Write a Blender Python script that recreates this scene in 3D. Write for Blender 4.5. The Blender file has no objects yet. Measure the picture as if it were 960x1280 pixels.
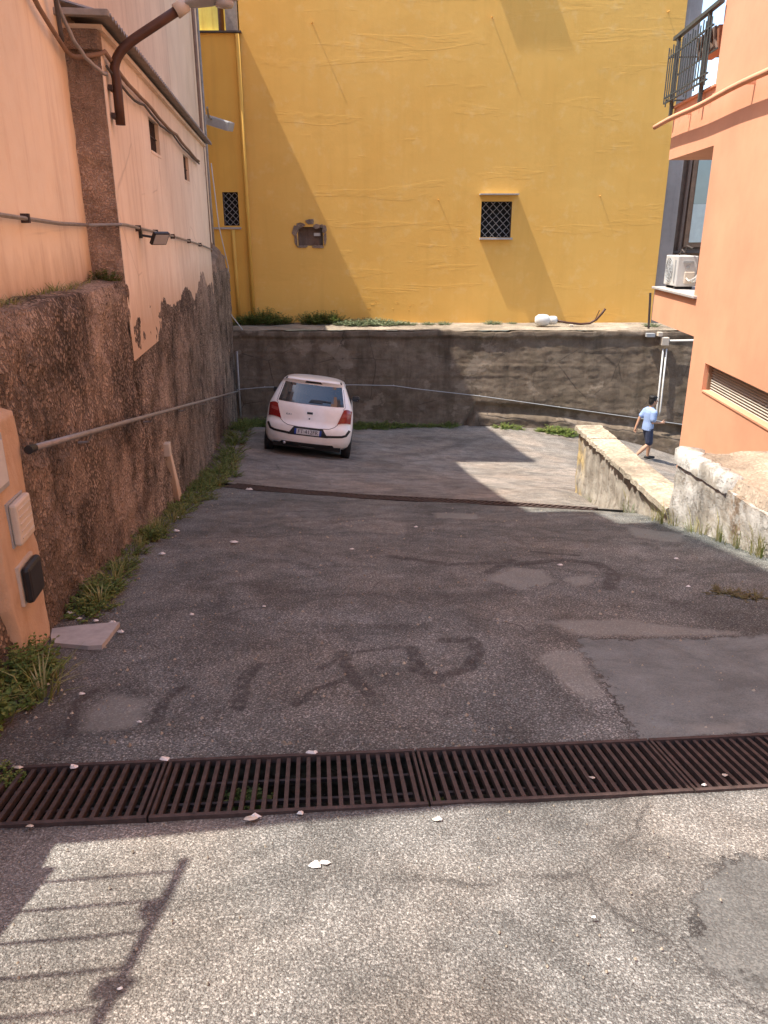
import bpy, bmesh, math, random
import numpy as np
from mathutils import Vector, Matrix

random.seed(7)
RNG = np.random.default_rng(7)
S = bpy.context.scene
C = S.collection
R = math.radians
DZ = 1.52            # height of the lens above the pavement under it; below, z is counted from the lens

# ------------------------------------------------------------------ camera
cam = bpy.data.cameras.new('camera')
cam.sensor_fit = 'VERTICAL'
cam.sensor_height = 24.0
cam.lens = 961.0 / 1280.0 * 24.0
cam.clip_start = 0.05
cam.clip_end = 500
camo = bpy.data.objects.new('camera', cam)
C.objects.link(camo)
PITCH = math.atan(346 / 961.0)
camo.location = (0, 0, DZ)
camo.rotation_euler = (math.pi / 2 - PITCH, 0, 0)
S.camera = camo

# ------------------------------------------------------------------ light
SUN_A, SUN_B = 0.47, 0.07           # the light drifts this far right / forward per metre it falls
W = bpy.data.worlds.new('World')
S.world = W
W.use_nodes = True
nt = W.node_tree
bg = nt.nodes['Background']
sky = nt.nodes.new('ShaderNodeTexSky')
sky.sky_type = 'NISHITA'
sky.sun_disc = False
sky.sun_elevation = math.atan(1 / math.hypot(SUN_A, SUN_B))
sky.sun_rotation = math.atan2(-SUN_A, -SUN_B)
sky.air_density = 1.0
sky.dust_density = 1.2
nt.links.new(sky.outputs[0], bg.inputs[0])
bg.inputs[1].default_value = 0.15
sun = bpy.data.lights.new('sun', 'SUN')
sun.energy = 3.15
sun.angle = R(0.53)
sun.color = (1.0, 0.93, 0.83)
suno = bpy.data.objects.new('sun', sun)
C.objects.link(suno)
suno.rotation_euler = Vector((SUN_A, SUN_B, -1)).to_track_quat('-Z', 'Y').to_euler()
suno.location = (-10, -2, 25)
S.view_settings.view_transform = 'Standard'
S.view_settings.look = 'None'
S.view_settings.gamma = 1
S.view_settings.exposure = 1.55
S.view_settings.use_curve_mapping = False
S.render.engine = 'CYCLES'
S.cycles.max_bounces = 6
S.cycles.diffuse_bounces = 5

# ------------------------------------------------------------------ pixel -> direction -> place
FPX = 961.0
cP, sP = math.cos(PITCH), math.sin(PITCH)
def ray(x, y):
    u = (x - 480) / FPX; v = (y - 640) / FPX
    return np.array([u, cP - v * sP, -sP - v * cP])
def on_wall(x, y, x0, k):
    r = ray(x, y); return r * (x0 / (r[0] - k * r[1]))
def on_Y(x, y, Y):
    r = ray(x, y); return r * (Y / r[1])
KL, XL = -125 / 1021.0, -1.5          # left walls run along X = XL + KL*Y
KR, XR = 67 / 1021.0, 3.8             # right facade
def WL(Y, z, off=0.0):
    return (XL + KL * Y + off * 0.9926, Y + off * 0.1215, z)
def WR(Y, z, off=0.0):                # off > 0 : behind the facade
    return (XR + KR * Y + off * 0.998, Y - off * 0.0655, z)

# ------------------------------------------------------------------ numpy noise
_T = np.random.default_rng(3).random((256, 256))
def vnoise(x, y):
    x = np.asarray(x, float); y = np.asarray(y, float)
    xi = np.floor(x).astype(int); yi = np.floor(y).astype(int)
    fx = x - xi; fy = y - yi
    fx = fx * fx * (3 - 2 * fx); fy = fy * fy * (3 - 2 * fy)
    a = _T[xi % 256, yi % 256]; b = _T[(xi + 1) % 256, yi % 256]
    c = _T[xi % 256, (yi + 1) % 256]; d = _T[(xi + 1) % 256, (yi + 1) % 256]
    return (a * (1 - fx) + b * fx) * (1 - fy) + (c * (1 - fx) + d * fx) * fy
def fbm(x, y, s, o=4):
    t = 0; amp = .5
    for i in range(o):
        t = t + amp * vnoise(np.asarray(x) * s + 17.3 * i, np.asarray(y) * s + 9.1 * i); s *= 2.03; amp *= .5
    return t                                                   # 0..1, mean ~.47
def sstep(a, b, x):
    t = np.clip((np.asarray(x, float) - a) / (b - a), 0, 1); return t * t * (3 - 2 * t)

# ------------------------------------------------------------------ the ground's height
PY = [-60, -6, -2, 0, 2, 3.3, 5.5, 8.5, 12.6, 16, 21, 24]
PZ = [-.95, -1.05, -1.25, -1.52, -1.84, -2.06, -2.42, -3.03, -3.85, -4.42, -5.1, -5.4]
def prof(Y): return np.interp(Y, PY, PZ)
ctrl = []
for Yc in (-6, -3, -1, 0, 1, 2, 3.3, 4.4, 5.5, 7, 8.5):
    for xc in (-4, -1, 2, 5): ctrl.append((xc, Yc, prof(Yc)))
ctrl += [(-2.5, 10.8, -3.47), (0, 10.3, -3.45), (2.8, 9.9, -3.46), (2.8, 10.7, -3.58), (5, 10.3, -3.9),
         (-3.0, 12.6, -3.75), (-1, 12.6, -3.88), (1, 12.6, -3.95), (2.8, 12.6, -3.98), (5, 12.5, -4.15),
         (-3.4, 15.2, -3.98), (-2.26, 15.2, -4.09), (-.7, 15.25, -4.30), (1, 15.5, -4.41), (2.6, 15.5, -4.45), (5.3, 15, -4.6),
         (-3.6, 17.7, -4.28), (-2.4, 17.7, -4.39), (-.85, 17.75, -4.58), (1, 18, -4.68), (3, 18, -4.72), (6, 18, -5.1),
         (-4.1, 21, -5.0), (-1, 21, -5.03), (2.57, 21, -4.97), (5, 21, -5.1), (6.85, 21, -5.37), (8.3, 21, -5.85), (6.6, 19, -5.38), (11, 19, -6.3), (11, 15, -5.6), (10, 22, -6.4)]
ctrl = np.array(ctrl)
def _tps(r2): return np.where(r2 > 1e-9, r2 * np.log(np.maximum(r2, 1e-9)), 0)
_n = len(ctrl)
_A = np.zeros((_n + 3, _n + 3))
_A[:_n, :_n] = _tps((ctrl[:, None, 0] - ctrl[None, :, 0]) ** 2 + (ctrl[:, None, 1] - ctrl[None, :, 1]) ** 2) + np.eye(_n) * .05
_A[:_n, _n] = 1; _A[:_n, _n + 1:] = ctrl[:, :2]; _A[_n, :_n] = 1; _A[_n + 1:, :_n] = ctrl[:, :2].T
_w = np.linalg.solve(_A, np.concatenate([ctrl[:, 2], [0, 0, 0]]))
def g(x, y):
    x = np.asarray(x, float); y = np.asarray(y, float)
    sh = np.broadcast(x, y).shape
    xf = np.broadcast_to(x, sh).ravel(); yf = np.broadcast_to(y, sh).ravel()
    xq = np.clip(xf, -5, 12); yq = np.clip(yf, -5, 23)
    r2 = (xq[:, None] - ctrl[None, :, 0]) ** 2 + (yq[:, None] - ctrl[None, :, 1]) ** 2
    z = _tps(r2) @ _w[:_n] + _w[_n] + xq * _w[_n + 1] + yq * _w[_n + 2]
    out = z.reshape(sh)
    return float(out) if sh == () else out
def gpx(x, y):
    r = ray(x, y); lo, hi = .5, 60.0
    for _ in range(50):
        m = (lo + hi) / 2; q = r * m
        if q[2] > g(q[0], q[1]): lo = m
        else: hi = m
    return r * lo

# ------------------------------------------------------------------ materials
class NB:
    def __init__(s, name):
        s.m = bpy.data.materials.new(name); s.m.use_nodes = True
        s.t = s.m.node_tree; s.b = s.t.nodes['Principled BSDF']
        s.co = s.t.nodes.new('ShaderNodeTexCoord').outputs['Object']
        s.b.inputs['Roughness'].default_value = .85
        s.b.inputs['Specular IOR Level'].default_value = .3
        s.dim = '3D'
    def lk(s, a, b): s.t.links.new(a, b)
    def put(s, sock, v):
        if hasattr(v, 'is_linked') or isinstance(v, bpy.types.NodeSocket): s.lk(v, sock)
        elif isinstance(v, (tuple, list)) and len(v) == 3 and sock.type == 'RGBA': sock.default_value = (*v, 1)
        else: sock.default_value = v
    def map(s, sc=(1, 1, 1), rot=(0, 0, 0), vec=None):
        n = s.t.nodes.new('ShaderNodeMapping'); n.inputs['Scale'].default_value = sc; n.inputs['Rotation'].default_value = rot
        s.lk(vec or s.co, n.inputs['Vector']); return n.outputs[0]
    def noise(s, sc, det=4, rough=.55, vec=None, dist=0):
        n = s.t.nodes.new('ShaderNodeTexNoise'); n.noise_dimensions = s.dim; n.inputs['Scale'].default_value = sc; n.inputs['Detail'].default_value = det
        n.inputs['Roughness'].default_value = rough; n.inputs['Distortion'].default_value = dist
        s.lk(vec or s.co, n.inputs['Vector']); return n.outputs['Fac']
    def vor(s, sc, feat='F1', vec=None, out='Distance', rnd=1):
        n = s.t.nodes.new('ShaderNodeTexVoronoi'); n.voronoi_dimensions = s.dim; n.feature = feat; n.inputs['Scale'].default_value = sc
        n.inputs['Randomness'].default_value = rnd
        s.lk(vec or s.co, n.inputs['Vector']); return n.outputs[out]
    def ramp(s, fac, stops, ease=False):
        n = s.t.nodes.new('ShaderNodeValToRGB'); e = n.color_ramp.elements
        if ease: n.color_ramp.interpolation = 'EASE'
        while len(e) < len(stops): e.new(.5)
        for i, (p, c) in enumerate(stops):
            e[i].position = p
            e[i].color = (c, c, c, 1) if not isinstance(c, (tuple, list)) else (*c, 1)
        s.lk(fac, n.inputs[0]); return n.outputs[0]
    def mix(s, f, a, b, mode='MIX'):
        n = s.t.nodes.new('ShaderNodeMix'); n.data_type = 'RGBA'; n.blend_type = mode
        s.put(n.inputs[0], f); s.put(n.inputs[6], a); s.put(n.inputs[7], b); return n.outputs[2]
    def math(s, op, a, b=0.0, clamp=False):
        n = s.t.nodes.new('ShaderNodeMath'); n.operation = op; n.use_clamp = clamp
        s.put(n.inputs[0], a); s.put(n.inputs[1], b); return n.outputs[0]
    def attr(s, name):
        n = s.t.nodes.new('ShaderNodeAttribute'); n.attribute_name = name; return n.outputs['Fac']
    def sepz(s, i=2):
        n = s.t.nodes.new('ShaderNodeSeparateXYZ'); s.lk(s.co, n.inputs[0]); return n.outputs[i]
    def bump(s, h, dist, strength=1.0, prev=None):
        n = s.t.nodes.new('ShaderNodeBump'); n.inputs['Strength'].default_value = strength; n.inputs['Distance'].default_value = dist
        s.lk(h, n.inputs['Height'])
        if prev: s.lk(prev, n.inputs['Normal'])
        return n.outputs[0]
    def done(s, col, nrm=None, rough=None, metal=0):
        s.put(s.b.inputs['Base Color'], col)
        if nrm: s.lk(nrm, s.b.inputs['Normal'])
        if rough is not None: s.put(s.b.inputs['Roughness'], rough)
        s.b.inputs['Metallic'].default_value = metal
        return s.m

def asphalt(name, dark, light, stone, pit=.35, sc=95.0, fm=1.0, var=.8):
    n = NB(name); n.dim = '2D'
    flat = n.co
    cell = n.vor(sc, 'F1', flat, 'Color')
    d = n.vor(sc, 'F1', flat, 'Distance')
    cell2 = n.vor(sc * 2.1, 'F1', flat, 'Color')
    sp = n.t.nodes.new('ShaderNodeSeparateColor'); n.lk(cell, sp.inputs[0])
    sp2 = n.t.nodes.new('ShaderNodeSeparateColor'); n.lk(cell2, sp2.inputs[0])
    col = n.mix(sp.outputs[0], dark, light)
    col = n.mix(n.ramp(sp.outputs[1], [(.80, 0), (.86, 1)]), col, stone)
    col = n.mix(n.math('MULTIPLY', n.ramp(sp2.outputs[0], [(.5, 0), (.95, 1)]), .35), col, stone)
    pits = n.ramp(n.noise(sc * .55, 3, .6), [(.42, 0), (.52, 1)])
    pitc = n.math('MULTIPLY', n.ramp(d, [(.45, 0), (.75, 1)]), pit)
    col = n.mix(pitc, col, (.035, .03, .03))  # dark gaps between stones: dirt, with their self-shadow put into the colour
    col = n.mix(n.math('MULTIPLY', n.math('SUBTRACT', 1.0, pits), pit * .9), col, (.05, .043, .042))
    # wear: broad worn and dirty zones
    big = n.ramp(n.noise(.55, 5, .6), [(.3, .72), (.7, 1.18)])
    med = n.ramp(n.noise(4.5, 5, .65), [(.25, .78), (.75, 1.16)])
    col = n.mix(1.0, col, big, 'MULTIPLY'); col = n.mix(1.0, col, med, 'MULTIPLY')
    tint = n.ramp(n.noise(.9, 3), [(.4, (1, 1, 1)), (.7, (1.06, .98, .92))])
    col = n.mix(1.0, col, tint, 'MULTIPLY')
    zone = n.ramp(n.noise(1.7, 7, .72, None, .5), [(.40, .66), (.52, 1.0), (.68, 1.14)])
    col = n.mix(var, col, zone, 'MULTIPLY')
    wn = n.t.nodes.new('ShaderNodeTexNoise'); wn.inputs['Scale'].default_value = 1.6; wn.inputs['Detail'].default_value = 5
    n.lk(n.co, wn.inputs['Vector'])
    cw = n.mix(.35, n.co, wn.outputs['Color'])
    ck = n.ramp(n.vor(.62, 'DISTANCE_TO_EDGE', cw), [(.0, 1), (.006, 0)])
    ck = n.math('MULTIPLY', ck, n.ramp(n.noise(.8, 3), [(.50, 0), (.60, .8)]))
    col = n.mix(n.math('MULTIPLY', ck, var), col, (.04, .036, .034))
    edge = n.math('MULTIPLY', n.math('SUBTRACT', n.noise(9, 7, .8), .5), .26)
    # repaired area: finer, greyer asphalt, with a crack round it
    sd = n.math('ADD', n.attr('patch'), edge)
    pm = n.ramp(n.math('ADD', n.math('MULTIPLY', sd, 4.0), .5), [(.46, 0), (.54, 1)])
    fine = n.mix(n.noise(sc * 2.6, 2, .6), (dark[0] * 1.15 * fm, dark[1] * 1.15 * fm, dark[2] * 1.18 * fm), (light[0] * .84 * fm, light[1] * .85 * fm, light[2] * .87 * fm))
    fine = n.mix(n.math('MULTIPLY', n.ramp(sp.outputs[0], [(.3, 0), (.9, 1)]), .35), fine, light)
    fine = n.mix(n.math('MULTIPLY', pitc, .8), fine, dark)
    fine = n.mix(1.0, fine, med, 'MULTIPLY'); fine = n.mix(.6, fine, zone, 'MULTIPLY')
    col = n.mix(pm, col, fine)
    crack = n.ramp(n.math('ABSOLUTE', sd), [(.004, 1), (.014, 0)])
    col = n.mix(n.math('MULTIPLY', crack, n.ramp(n.noise(3, 3), [(.35, .1), (.6, .85)])), col, (.03, .027, .026))
    # pale worn screed and dark tar / oil marks
    pa = n.ramp(n.math('ADD', n.attr('pale'), n.math('MULTIPLY', edge, 1.6)), [(.40, 0), (.60, 1)])
    palec = n.mix(n.noise(60, 4, .7), (light[0] * .75, light[1] * .72, light[2] * .69), (light[0] * 1.25, light[1] * 1.18, light[2] * 1.12))
    col = n.mix(n.math('MULTIPLY', pa, .62), col, palec)
    st = n.ramp(n.math('ADD', n.attr('stain'), n.math('MULTIPLY', edge, 2.2)), [(.34, 0), (.62, 1)])
    col = n.mix(n.math('MULTIPLY', n.math('MULTIPLY', st, n.ramp(n.noise(14, 5, .7), [(.36, .4), (.58, 1)])), .70), col, (.036, .034, .034))
    dirt = n.ramp(n.math('ADD', n.attr('dirt'), n.math('MULTIPLY', edge, 2.0)), [(.3, 0), (.8, 1)])
    col = n.mix(n.math('MULTIPLY', dirt, .6), col, (.10, .065, .045))
    h = n.math('ADD', n.math('MULTIPLY', n.math('SUBTRACT', 1.0, d), .7), n.math('MULTIPLY', pits, .6))
    keep = n.math('SUBTRACT', 1.0, n.math('MULTIPLY', n.math('MAXIMUM', pm, pa), .65))
    h = n.math('MULTIPLY', h, keep)
    nr = n.bump(h, .006, .9)
    nr = n.bump(n.noise(7, 5, .6), .012, .6, nr)
    return n.done(col, nr, n.ramp(sp.outputs[2], [(0, .72), (1, .95)]))

def plaster(name, base, light, dark, streak=.5, bumpd=.004, stainc=(.25, .15, .10), blot=.5, base_dirt=None, crack=0.0):
    n = NB(name)
    a = n.noise(1.3, 6, .62)
    b = n.noise(9, 5, .6)
    col = n.mix(n.ramp(a, [(.3, 0), (.7, 1)]), base, light)
    col = n.mix(n.math('MULTIPLY', n.ramp(b, [(.5, 0), (.8, 1)]), blot), col, dark)
    sv = n.map((7, 7, .55))
    stv = n.ramp(n.noise(1.0, 6, .65, sv), [(.50, 0), (.72, 1)])
    col = n.mix(n.math('MULTIPLY', stv, streak), col, stainc)
    big = n.ramp(n.noise(.45, 4, .6), [(.35, .82), (.7, 1.06)])
    col = n.mix(1.0, col, big, 'MULTIPLY')
    if base_dirt:                                 # weathered foot of the wall: height above the object's base
        z0, z1, c2 = base_dirt
        zz = n.math('ADD', n.sepz(), n.math('MULTIPLY', n.math('SUBTRACT', n.noise(1.0, 6, .7, n.map((5, 5, 1.2))), .5), (z1 - z0) * 1.5))
        mr = n.t.nodes.new('ShaderNodeMapRange'); mr.inputs[1].default_value = z1; mr.inputs[2].default_value = z0
        n.lk(zz, mr.inputs[0])
        col = n.mix(n.math('MULTIPLY', mr.outputs[0], .85), col, c2)
    if crack:
        cd = n.vor(.75, 'DISTANCE_TO_EDGE', n.mix(.14, n.co, n.t.nodes.new('ShaderNodeTexNoise').outputs['Color']))
        cm = n.math('MULTIPLY', n.ramp(cd, [(.0, 1), (.008, 0)]), n.ramp(n.noise(.7, 2), [(.5, 0), (.6, crack)]))
        col = n.mix(cm, col, (.08, .05, .04))
    nr = n.bump(n.noise(38, 5, .65), bumpd, .7)
    nr = n.bump(n.noise(2.6, 4, .5), bumpd * 4, .5, nr)
    return n.done(col, nr, .9)

def rubble(name, base, light, dark, sc=26.0, moss=0.0, bd=.02, cell=1.0, pits=0.0):
    n = NB(name)
    wv = n.mix(.06, n.co, n.t.nodes.new('ShaderNodeTexNoise').outputs['Color'], 'ADD')
    d1 = n.vor(sc, 'F1', wv); c1 = n.vor(sc, 'F1', wv, 'Color')
    d2 = n.vor(sc * 2.7, 'F1', wv)
    sp = n.t.nodes.new('ShaderNodeSeparateColor'); n.lk(c1, sp.inputs[0])
    nz = n.noise(sc * .45, 6, .68)
    fine = n.noise(sc * 4, 5, .7)
    col = n.mix(n.math('MULTIPLY', n.ramp(sp.outputs[0], [(.1, 0), (.9, 1)]), cell), base, light)
    col = n.mix(n.math('MULTIPLY', n.ramp(n.noise(sc * .2, 6, .7), [(.35, 0), (.7, 1)]), 1 - cell * .6), col, light)
    col = n.mix(n.math('MULTIPLY', n.ramp(fine, [(.35, 0), (.65, 1)]), .6), col, base)
    hole = n.ramp(n.math('ADD', n.math('MULTIPLY', d1, .65), n.math('MULTIPLY', nz, .75)), [(.60, 0), (.78, 1)])
    zone = n.ramp(n.noise(.8, 4, .6), [(.35, .12), (.62, 1)])
    col = n.mix(n.math('MULTIPLY', hole, n.math('MULTIPLY', zone, .25 + .65 * min(1, cell * 1.5))), col, dark)
    if pits:
        pz_ = n.math('MULTIPLY', n.ramp(n.noise(sc * .62, 4, .75, wv, .6), [(.53, 0), (.62, 1)]), n.ramp(n.noise(1.1, 4, .6), [(.38, .1), (.58, 1)]))
        col = n.mix(n.math('MULTIPLY', pz_, pits), col, dark)
    spk = n.ramp(n.vor(sc * 1.5, 'F1', None, 'Distance'), [(.05, 1), (.09, 0)])
    col = n.mix(n.math('MULTIPLY', spk, .55), col, (.55, .47, .38))
    big = n.ramp(n.noise(.6, 5, .62), [(.3, .5), (.7, 1.3)])
    col = n.mix(1.0, col, big, 'MULTIPLY')
    run = n.ramp(n.noise(1.0, 5, .6, n.map((4, 4, .35))), [(.5, 1), (.75, .55)])
    col = n.mix(1.0, col, run, 'MULTIPLY')
    damp = n.ramp(n.noise(1.5, 6, .7, None, .4), [(.36, .38), (.55, 1.08)])
    col = n.mix(.4 + .6 * (pits > .6), col, damp, 'MULTIPLY')
    if moss:
        mm = n.math('MULTIPLY', n.ramp(n.noise(1.6, 5, .7), [(.5, 0), (.7, 1)]), moss)
        col = n.mix(mm, col, (.07, .065, .025))
    h = n.math('ADD', n.math('MULTIPLY', hole, -1.0), n.math('MULTIPLY', n.math('SUBTRACT', 1.0, d2), .35))
    nr = n.bump(h, bd, 1.0)
    nr = n.bump(fine, .006, .8, nr)
    return n.done(col, nr, .95)

def concrete(name):
    n = NB(name)
    fine = n.noise(26, 6, .72); med = n.noise(3.2, 6, .68); big = n.noise(.55, 5, .62)
    bed = n.noise(1.0, 7, .72, n.map((2.4, 2.4, 6.5)))
    col = n.mix(n.ramp(med, [(.3, 0), (.7, 1)]), (.115, .082, .054), (.225, .174, .125))
    col = n.mix(n.math('MULTIPLY', n.ramp(bed, [(.5, 0), (.68, 1)]), .55), col, (.12, .09, .065))
    col = n.mix(n.math('MULTIPLY', n.ramp(fine, [(.5, 0), (.7, 1)]), .5), col, (.09, .068, .05))
    pal = n.ramp(n.noise(1.4, 5, .6), [(.62, 0), (.72, 1)])
    col = n.mix(n.math('MULTIPLY', pal, .35), col, (.36, .30, .235))
    run = n.ramp(n.noise(1.0, 5, .6, n.map((3, 3, .3))), [(.48, 1), (.75, .5)])
    col = n.mix(1.0, col, run, 'MULTIPLY')
    col = n.mix(1.0, col, n.ramp(big, [(.3, .72), (.7, 1.12)]), 'MULTIPLY')
    moss = n.math('MULTIPLY', n.ramp(n.noise(.9, 5, .7), [(.52, 0), (.7, 1)]), .3)
    col = n.mix(moss, col, (.12, .095, .05))
    ck = n.ramp(n.vor(.9, 'DISTANCE_TO_EDGE', n.mix(.2, n.co, n.t.nodes.new('ShaderNodeTexNoise').outputs['Color'])), [(0, 1), (.012, 0)])
    col = n.mix(n.math('MULTIPLY', ck, n.ramp(n.noise(.7, 3), [(.45, 0), (.6, .8)])), col, (.035, .026, .02))
    rep_ = n.ramp(n.noise(.8, 6, .65, n.map((1, 1, 1.4))), [(.57, 0), (.60, 1)])
    col = n.mix(n.math('MULTIPLY', rep_, .45), col, (.30, .24, .18))
    nr = n.bump(n.math('ADD', fine, n.math('MULTIPLY', bed, 1.0)), .010, .8)
    nr = n.bump(n.noise(60, 4, .7), .004, .8, nr)
    return n.done(col, nr, .95)

def simple(name, col, rough=.6, metal=0, var=.25, sc=12, bd=.001, spec=.4):
    n = NB(name); n.b.inputs['Specular IOR Level'].default_value = spec
    f = n.ramp(n.noise(sc, 5, .65), [(.25, 1 - var), (.75, 1 + var * .5)])
    c = n.mix(1.0, col, f, 'MULTIPLY')
    return n.done(c, n.bump(n.noise(sc * 3, 3), bd, .6), rough, metal)

MT = {}
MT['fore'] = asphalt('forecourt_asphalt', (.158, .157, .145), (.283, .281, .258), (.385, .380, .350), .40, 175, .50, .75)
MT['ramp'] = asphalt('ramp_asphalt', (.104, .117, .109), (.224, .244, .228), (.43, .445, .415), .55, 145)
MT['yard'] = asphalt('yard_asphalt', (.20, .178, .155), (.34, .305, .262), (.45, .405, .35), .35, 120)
MT['peachA'] = plaster('peach_plaster', (.87, .695, .485), (.89, .74, .55), (.82, .62, .41), .42, .004, (.55, .36, .24), .45, (.0, .42, (.42, .27, .16)), .4)
MT['peachB'] = plaster('pale_peach_plaster', (.80, .635, .47), (.85, .70, .54), (.72, .54, .385), .42, .004, (.52, .35, .24), .35, (.0, .5, (.55, .37, .24)), .25)
MT['brownC'] = plaster('brown_plaster', (.70, .535, .40), (.75, .585, .44), (.62, .46, .335), .35, .003, (.43, .29, .21), .4)
MT['peachD'] = plaster('apricot_plaster', (.82, .65, .48), (.85, .69, .53), (.76, .57, .41), .2, .003, (.58, .40, .28), .3)
MT['pierp'] = plaster('ochre_plaster', (.54, .37, .24), (.62, .45, .31), (.42, .28, .17), .5, .006, (.42, .25, .14), .5, (-.3, .5, (.40, .25, .14)))
MT['rubble'] = rubble('rubble', (.42, .305, .225), (.55, .42, .315), (.055, .036, .027), 34, .2, .022, .6, .8)
MT['tufa'] = rubble('bare_tufa', (.40, .275, .20), (.56, .41, .30), (.14, .09, .065), 60, 0, .010, .25, .5)
MT['conc'] = concrete('old_concrete')
MT['ledge'] = rubble('ledge_concrete', (.34, .28, .21), (.44, .37, .28), (.18, .135, .09), 20, .1, .006, .3)
MT['orange'] = plaster('orange_plaster', (.73, .35, .205), (.75, .37, .22), (.64, .315, .185), .12, .0018, (.58, .29, .165), .35)
MT['greyr'] = plaster('grey_render', (.32, .28, .255), (.37, .33, .30), (.25, .22, .20), .3, .003, (.12, .11, .10), .4)
MT['dullbrown'] = plaster('aged_brown_panel', (.20, .135, .10), (.28, .20, .155), (.10, .07, .055), .6, .006, (.10, .07, .05), .6)
MT['rust'] = simple('rusted_iron', (.075, .051, .044), .75, .25, .5, 25, .002)
MT['rust2'] = simple('brown_painted_steel', (.085, .036, .020), .55, .1, .3, 8, .001)
MT['galv'] = simple('galvanised_tube', (.30, .275, .25), .5, .35, .3, 10)
MT['cable'] = simple('black_cable', (.075, .06, .052), .7, 0, .3, 8)
MT['brcable'] = simple('brown_cable', (.24, .15, .10), .75, 0, .3, 8)
MT['white'] = simple('white_plastic', (.55, .54, .51), .5, 0, .15, 9)
MT['offwhite'] = simple('cream_plastic', (.58, .50, .40), .55, 0, .15, 9)
MT['grey'] = simple('grey_plastic', (.36, .37, .37), .5, 0, .2, 9)
MT['blackp'] = simple('black_plastic', (.022, .020, .020), .45, 0, .4, 9)
MT['dark'] = simple('dark_void', (.012, .011, .010), .9, 0, .3, 6)
MT['sheet'] = simple('grey_sheet_metal', (.30, .27, .24), .6, .2, .3, 7)
MT['slab'] = simple('grey_board', (.42, .39, .36), .75, 0, .25, 14, .002)
MT['wood'] = simple('brown_wood_frame', (.24, .145, .085), .6, 0, .3, 9)
MT['green'] = simple('green_painted_iron', (.075, .085, .080), .55, .2, .3, 20)
MT['slat'] = simple('shutter_slat', (.46, .42, .35), .55, 0, .15, 9)
MT['terra'] = simple('terracotta', (.40, .17, .09), .8, 0, .25, 14)
MT['paper'] = simple('paper_scrap', (.74, .71, .66), .8, 0, .15, 20)
MT['skin'] = simple('skin', (.42, .235, .15), .55, 0, .1, 10)
MT['shirt'] = simple('light_blue_cotton', (.27, .37, .60), .9, 0, .12, 12, .002)
MT['shorts'] = simple('navy_cotton', (.035, .045, .085), .9, 0, .2, 12, .002)
MT['hair'] = simple('black_hair', (.012, .010, .009), .6, 0, .3, 60, .003)
MT['shoe'] = simple('dark_shoe', (.03, .026, .025), .7, 0, .3, 20)
MT['rubber'] = simple('tyre_rubber', (.018, .017, .017), .85, 0, .3, 30)
MT['rim'] = simple('alloy_rim', (.45, .45, .46), .35, .8, .1, 10)
def car_paint():
    n = NB('white_car_paint'); n.b.inputs['Specular IOR Level'].default_value = .5
    n.b.inputs['Coat Weight'].default_value = .6; n.b.inputs['Coat Roughness'].default_value = .08
    dust = n.ramp(n.noise(5, 5, .6), [(.35, .92), (.7, 1.03)])
    return n.done(n.mix(1.0, (.92, .86, .80), dust, 'MULTIPLY'), None, .38)
MT['paint'] = car_paint()
def glass_dark(name, col, rough=.06):
    n = NB(name); n.b.inputs['Specular IOR Level'].default_value = 1.0
    return n.done(n.mix(n.noise(3, 2), col, tuple(c * 1.3 for c in col)), None, rough)
MT['glass'] = glass_dark('tinted_glass', (.022, .026, .030))
MT['glass2'] = glass_dark('window_glass', (.20, .25, .24), .12)
MT['lit_glass'] = simple('pale_lit_glass', (.58, .64, .58), .7, 0, .15, 6)  # lower window half: glass with its lit look put into the colour
def red_lens():
    n = NB('red_lens'); n.b.inputs['Specular IOR Level'].default_value = .8
    return n.done(n.mix(n.noise(40, 2), (.20, .008, .008), (.30, .018, .016)), None, .15)
MT['red'] = red_lens()
MT['redlens'] = simple('pink_lens', (.36, .07, .06), .2, 0, .1, 30)
MT['lens'] = simple('clear_lens', (.40, .39, .38), .2, 0, .1, 30)
MT['blue'] = simple('plate_blue', (.02, .06, .30), .5, 0, .1, 30)
MT['platew'] = simple('plate_white', (.62, .62, .62), .5, 0, .08, 30)
MT['ink'] = simple('plate_ink', (.03, .03, .04), .6, 0, .1, 30)
def leafmat(name, a, b, c):
    n = NB(name)
    rn = n.t.nodes.new('ShaderNodeNewGeometry').outputs['Random Per Island']
    col = n.ramp(rn, [(0, a), (.55, b), (1, c)])
    n.done(col, None, .55)
    n.b.inputs['Specular IOR Level'].default_value = .35
    tr = n.t.nodes.new('ShaderNodeBsdfTranslucent'); n.lk(col, tr.inputs[0])
    mx = n.t.nodes.new('ShaderNodeMixShader'); mx.inputs[0].default_value = .25
    n.lk(n.b.outputs[0], mx.inputs[1]); n.lk(tr.outputs[0], mx.inputs[2])
    n.lk(mx.outputs[0], n.t.nodes['Material Output'].inputs[0])
    return n.m
MT['leaf'] = leafmat('weed_leaf', (.06, .11, .022), (.14, .20, .04), (.27, .27, .07))
MT['leaf2'] = leafmat('sage_leaf', (.13, .17, .09), (.21, .26, .14), (.30, .33, .20))
MT['leaf3'] = leafmat('dry_grass', (.17, .21, .05), (.30, .29, .10), (.46, .40, .20))
MT['leaf4'] = leafmat('withered_leaf', (.08, .06, .025), (.15, .12, .05), (.17, .17, .06))
MT['stem'] = simple('weed_stem', (.14, .13, .05), .8, 0, .3, 30)

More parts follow.
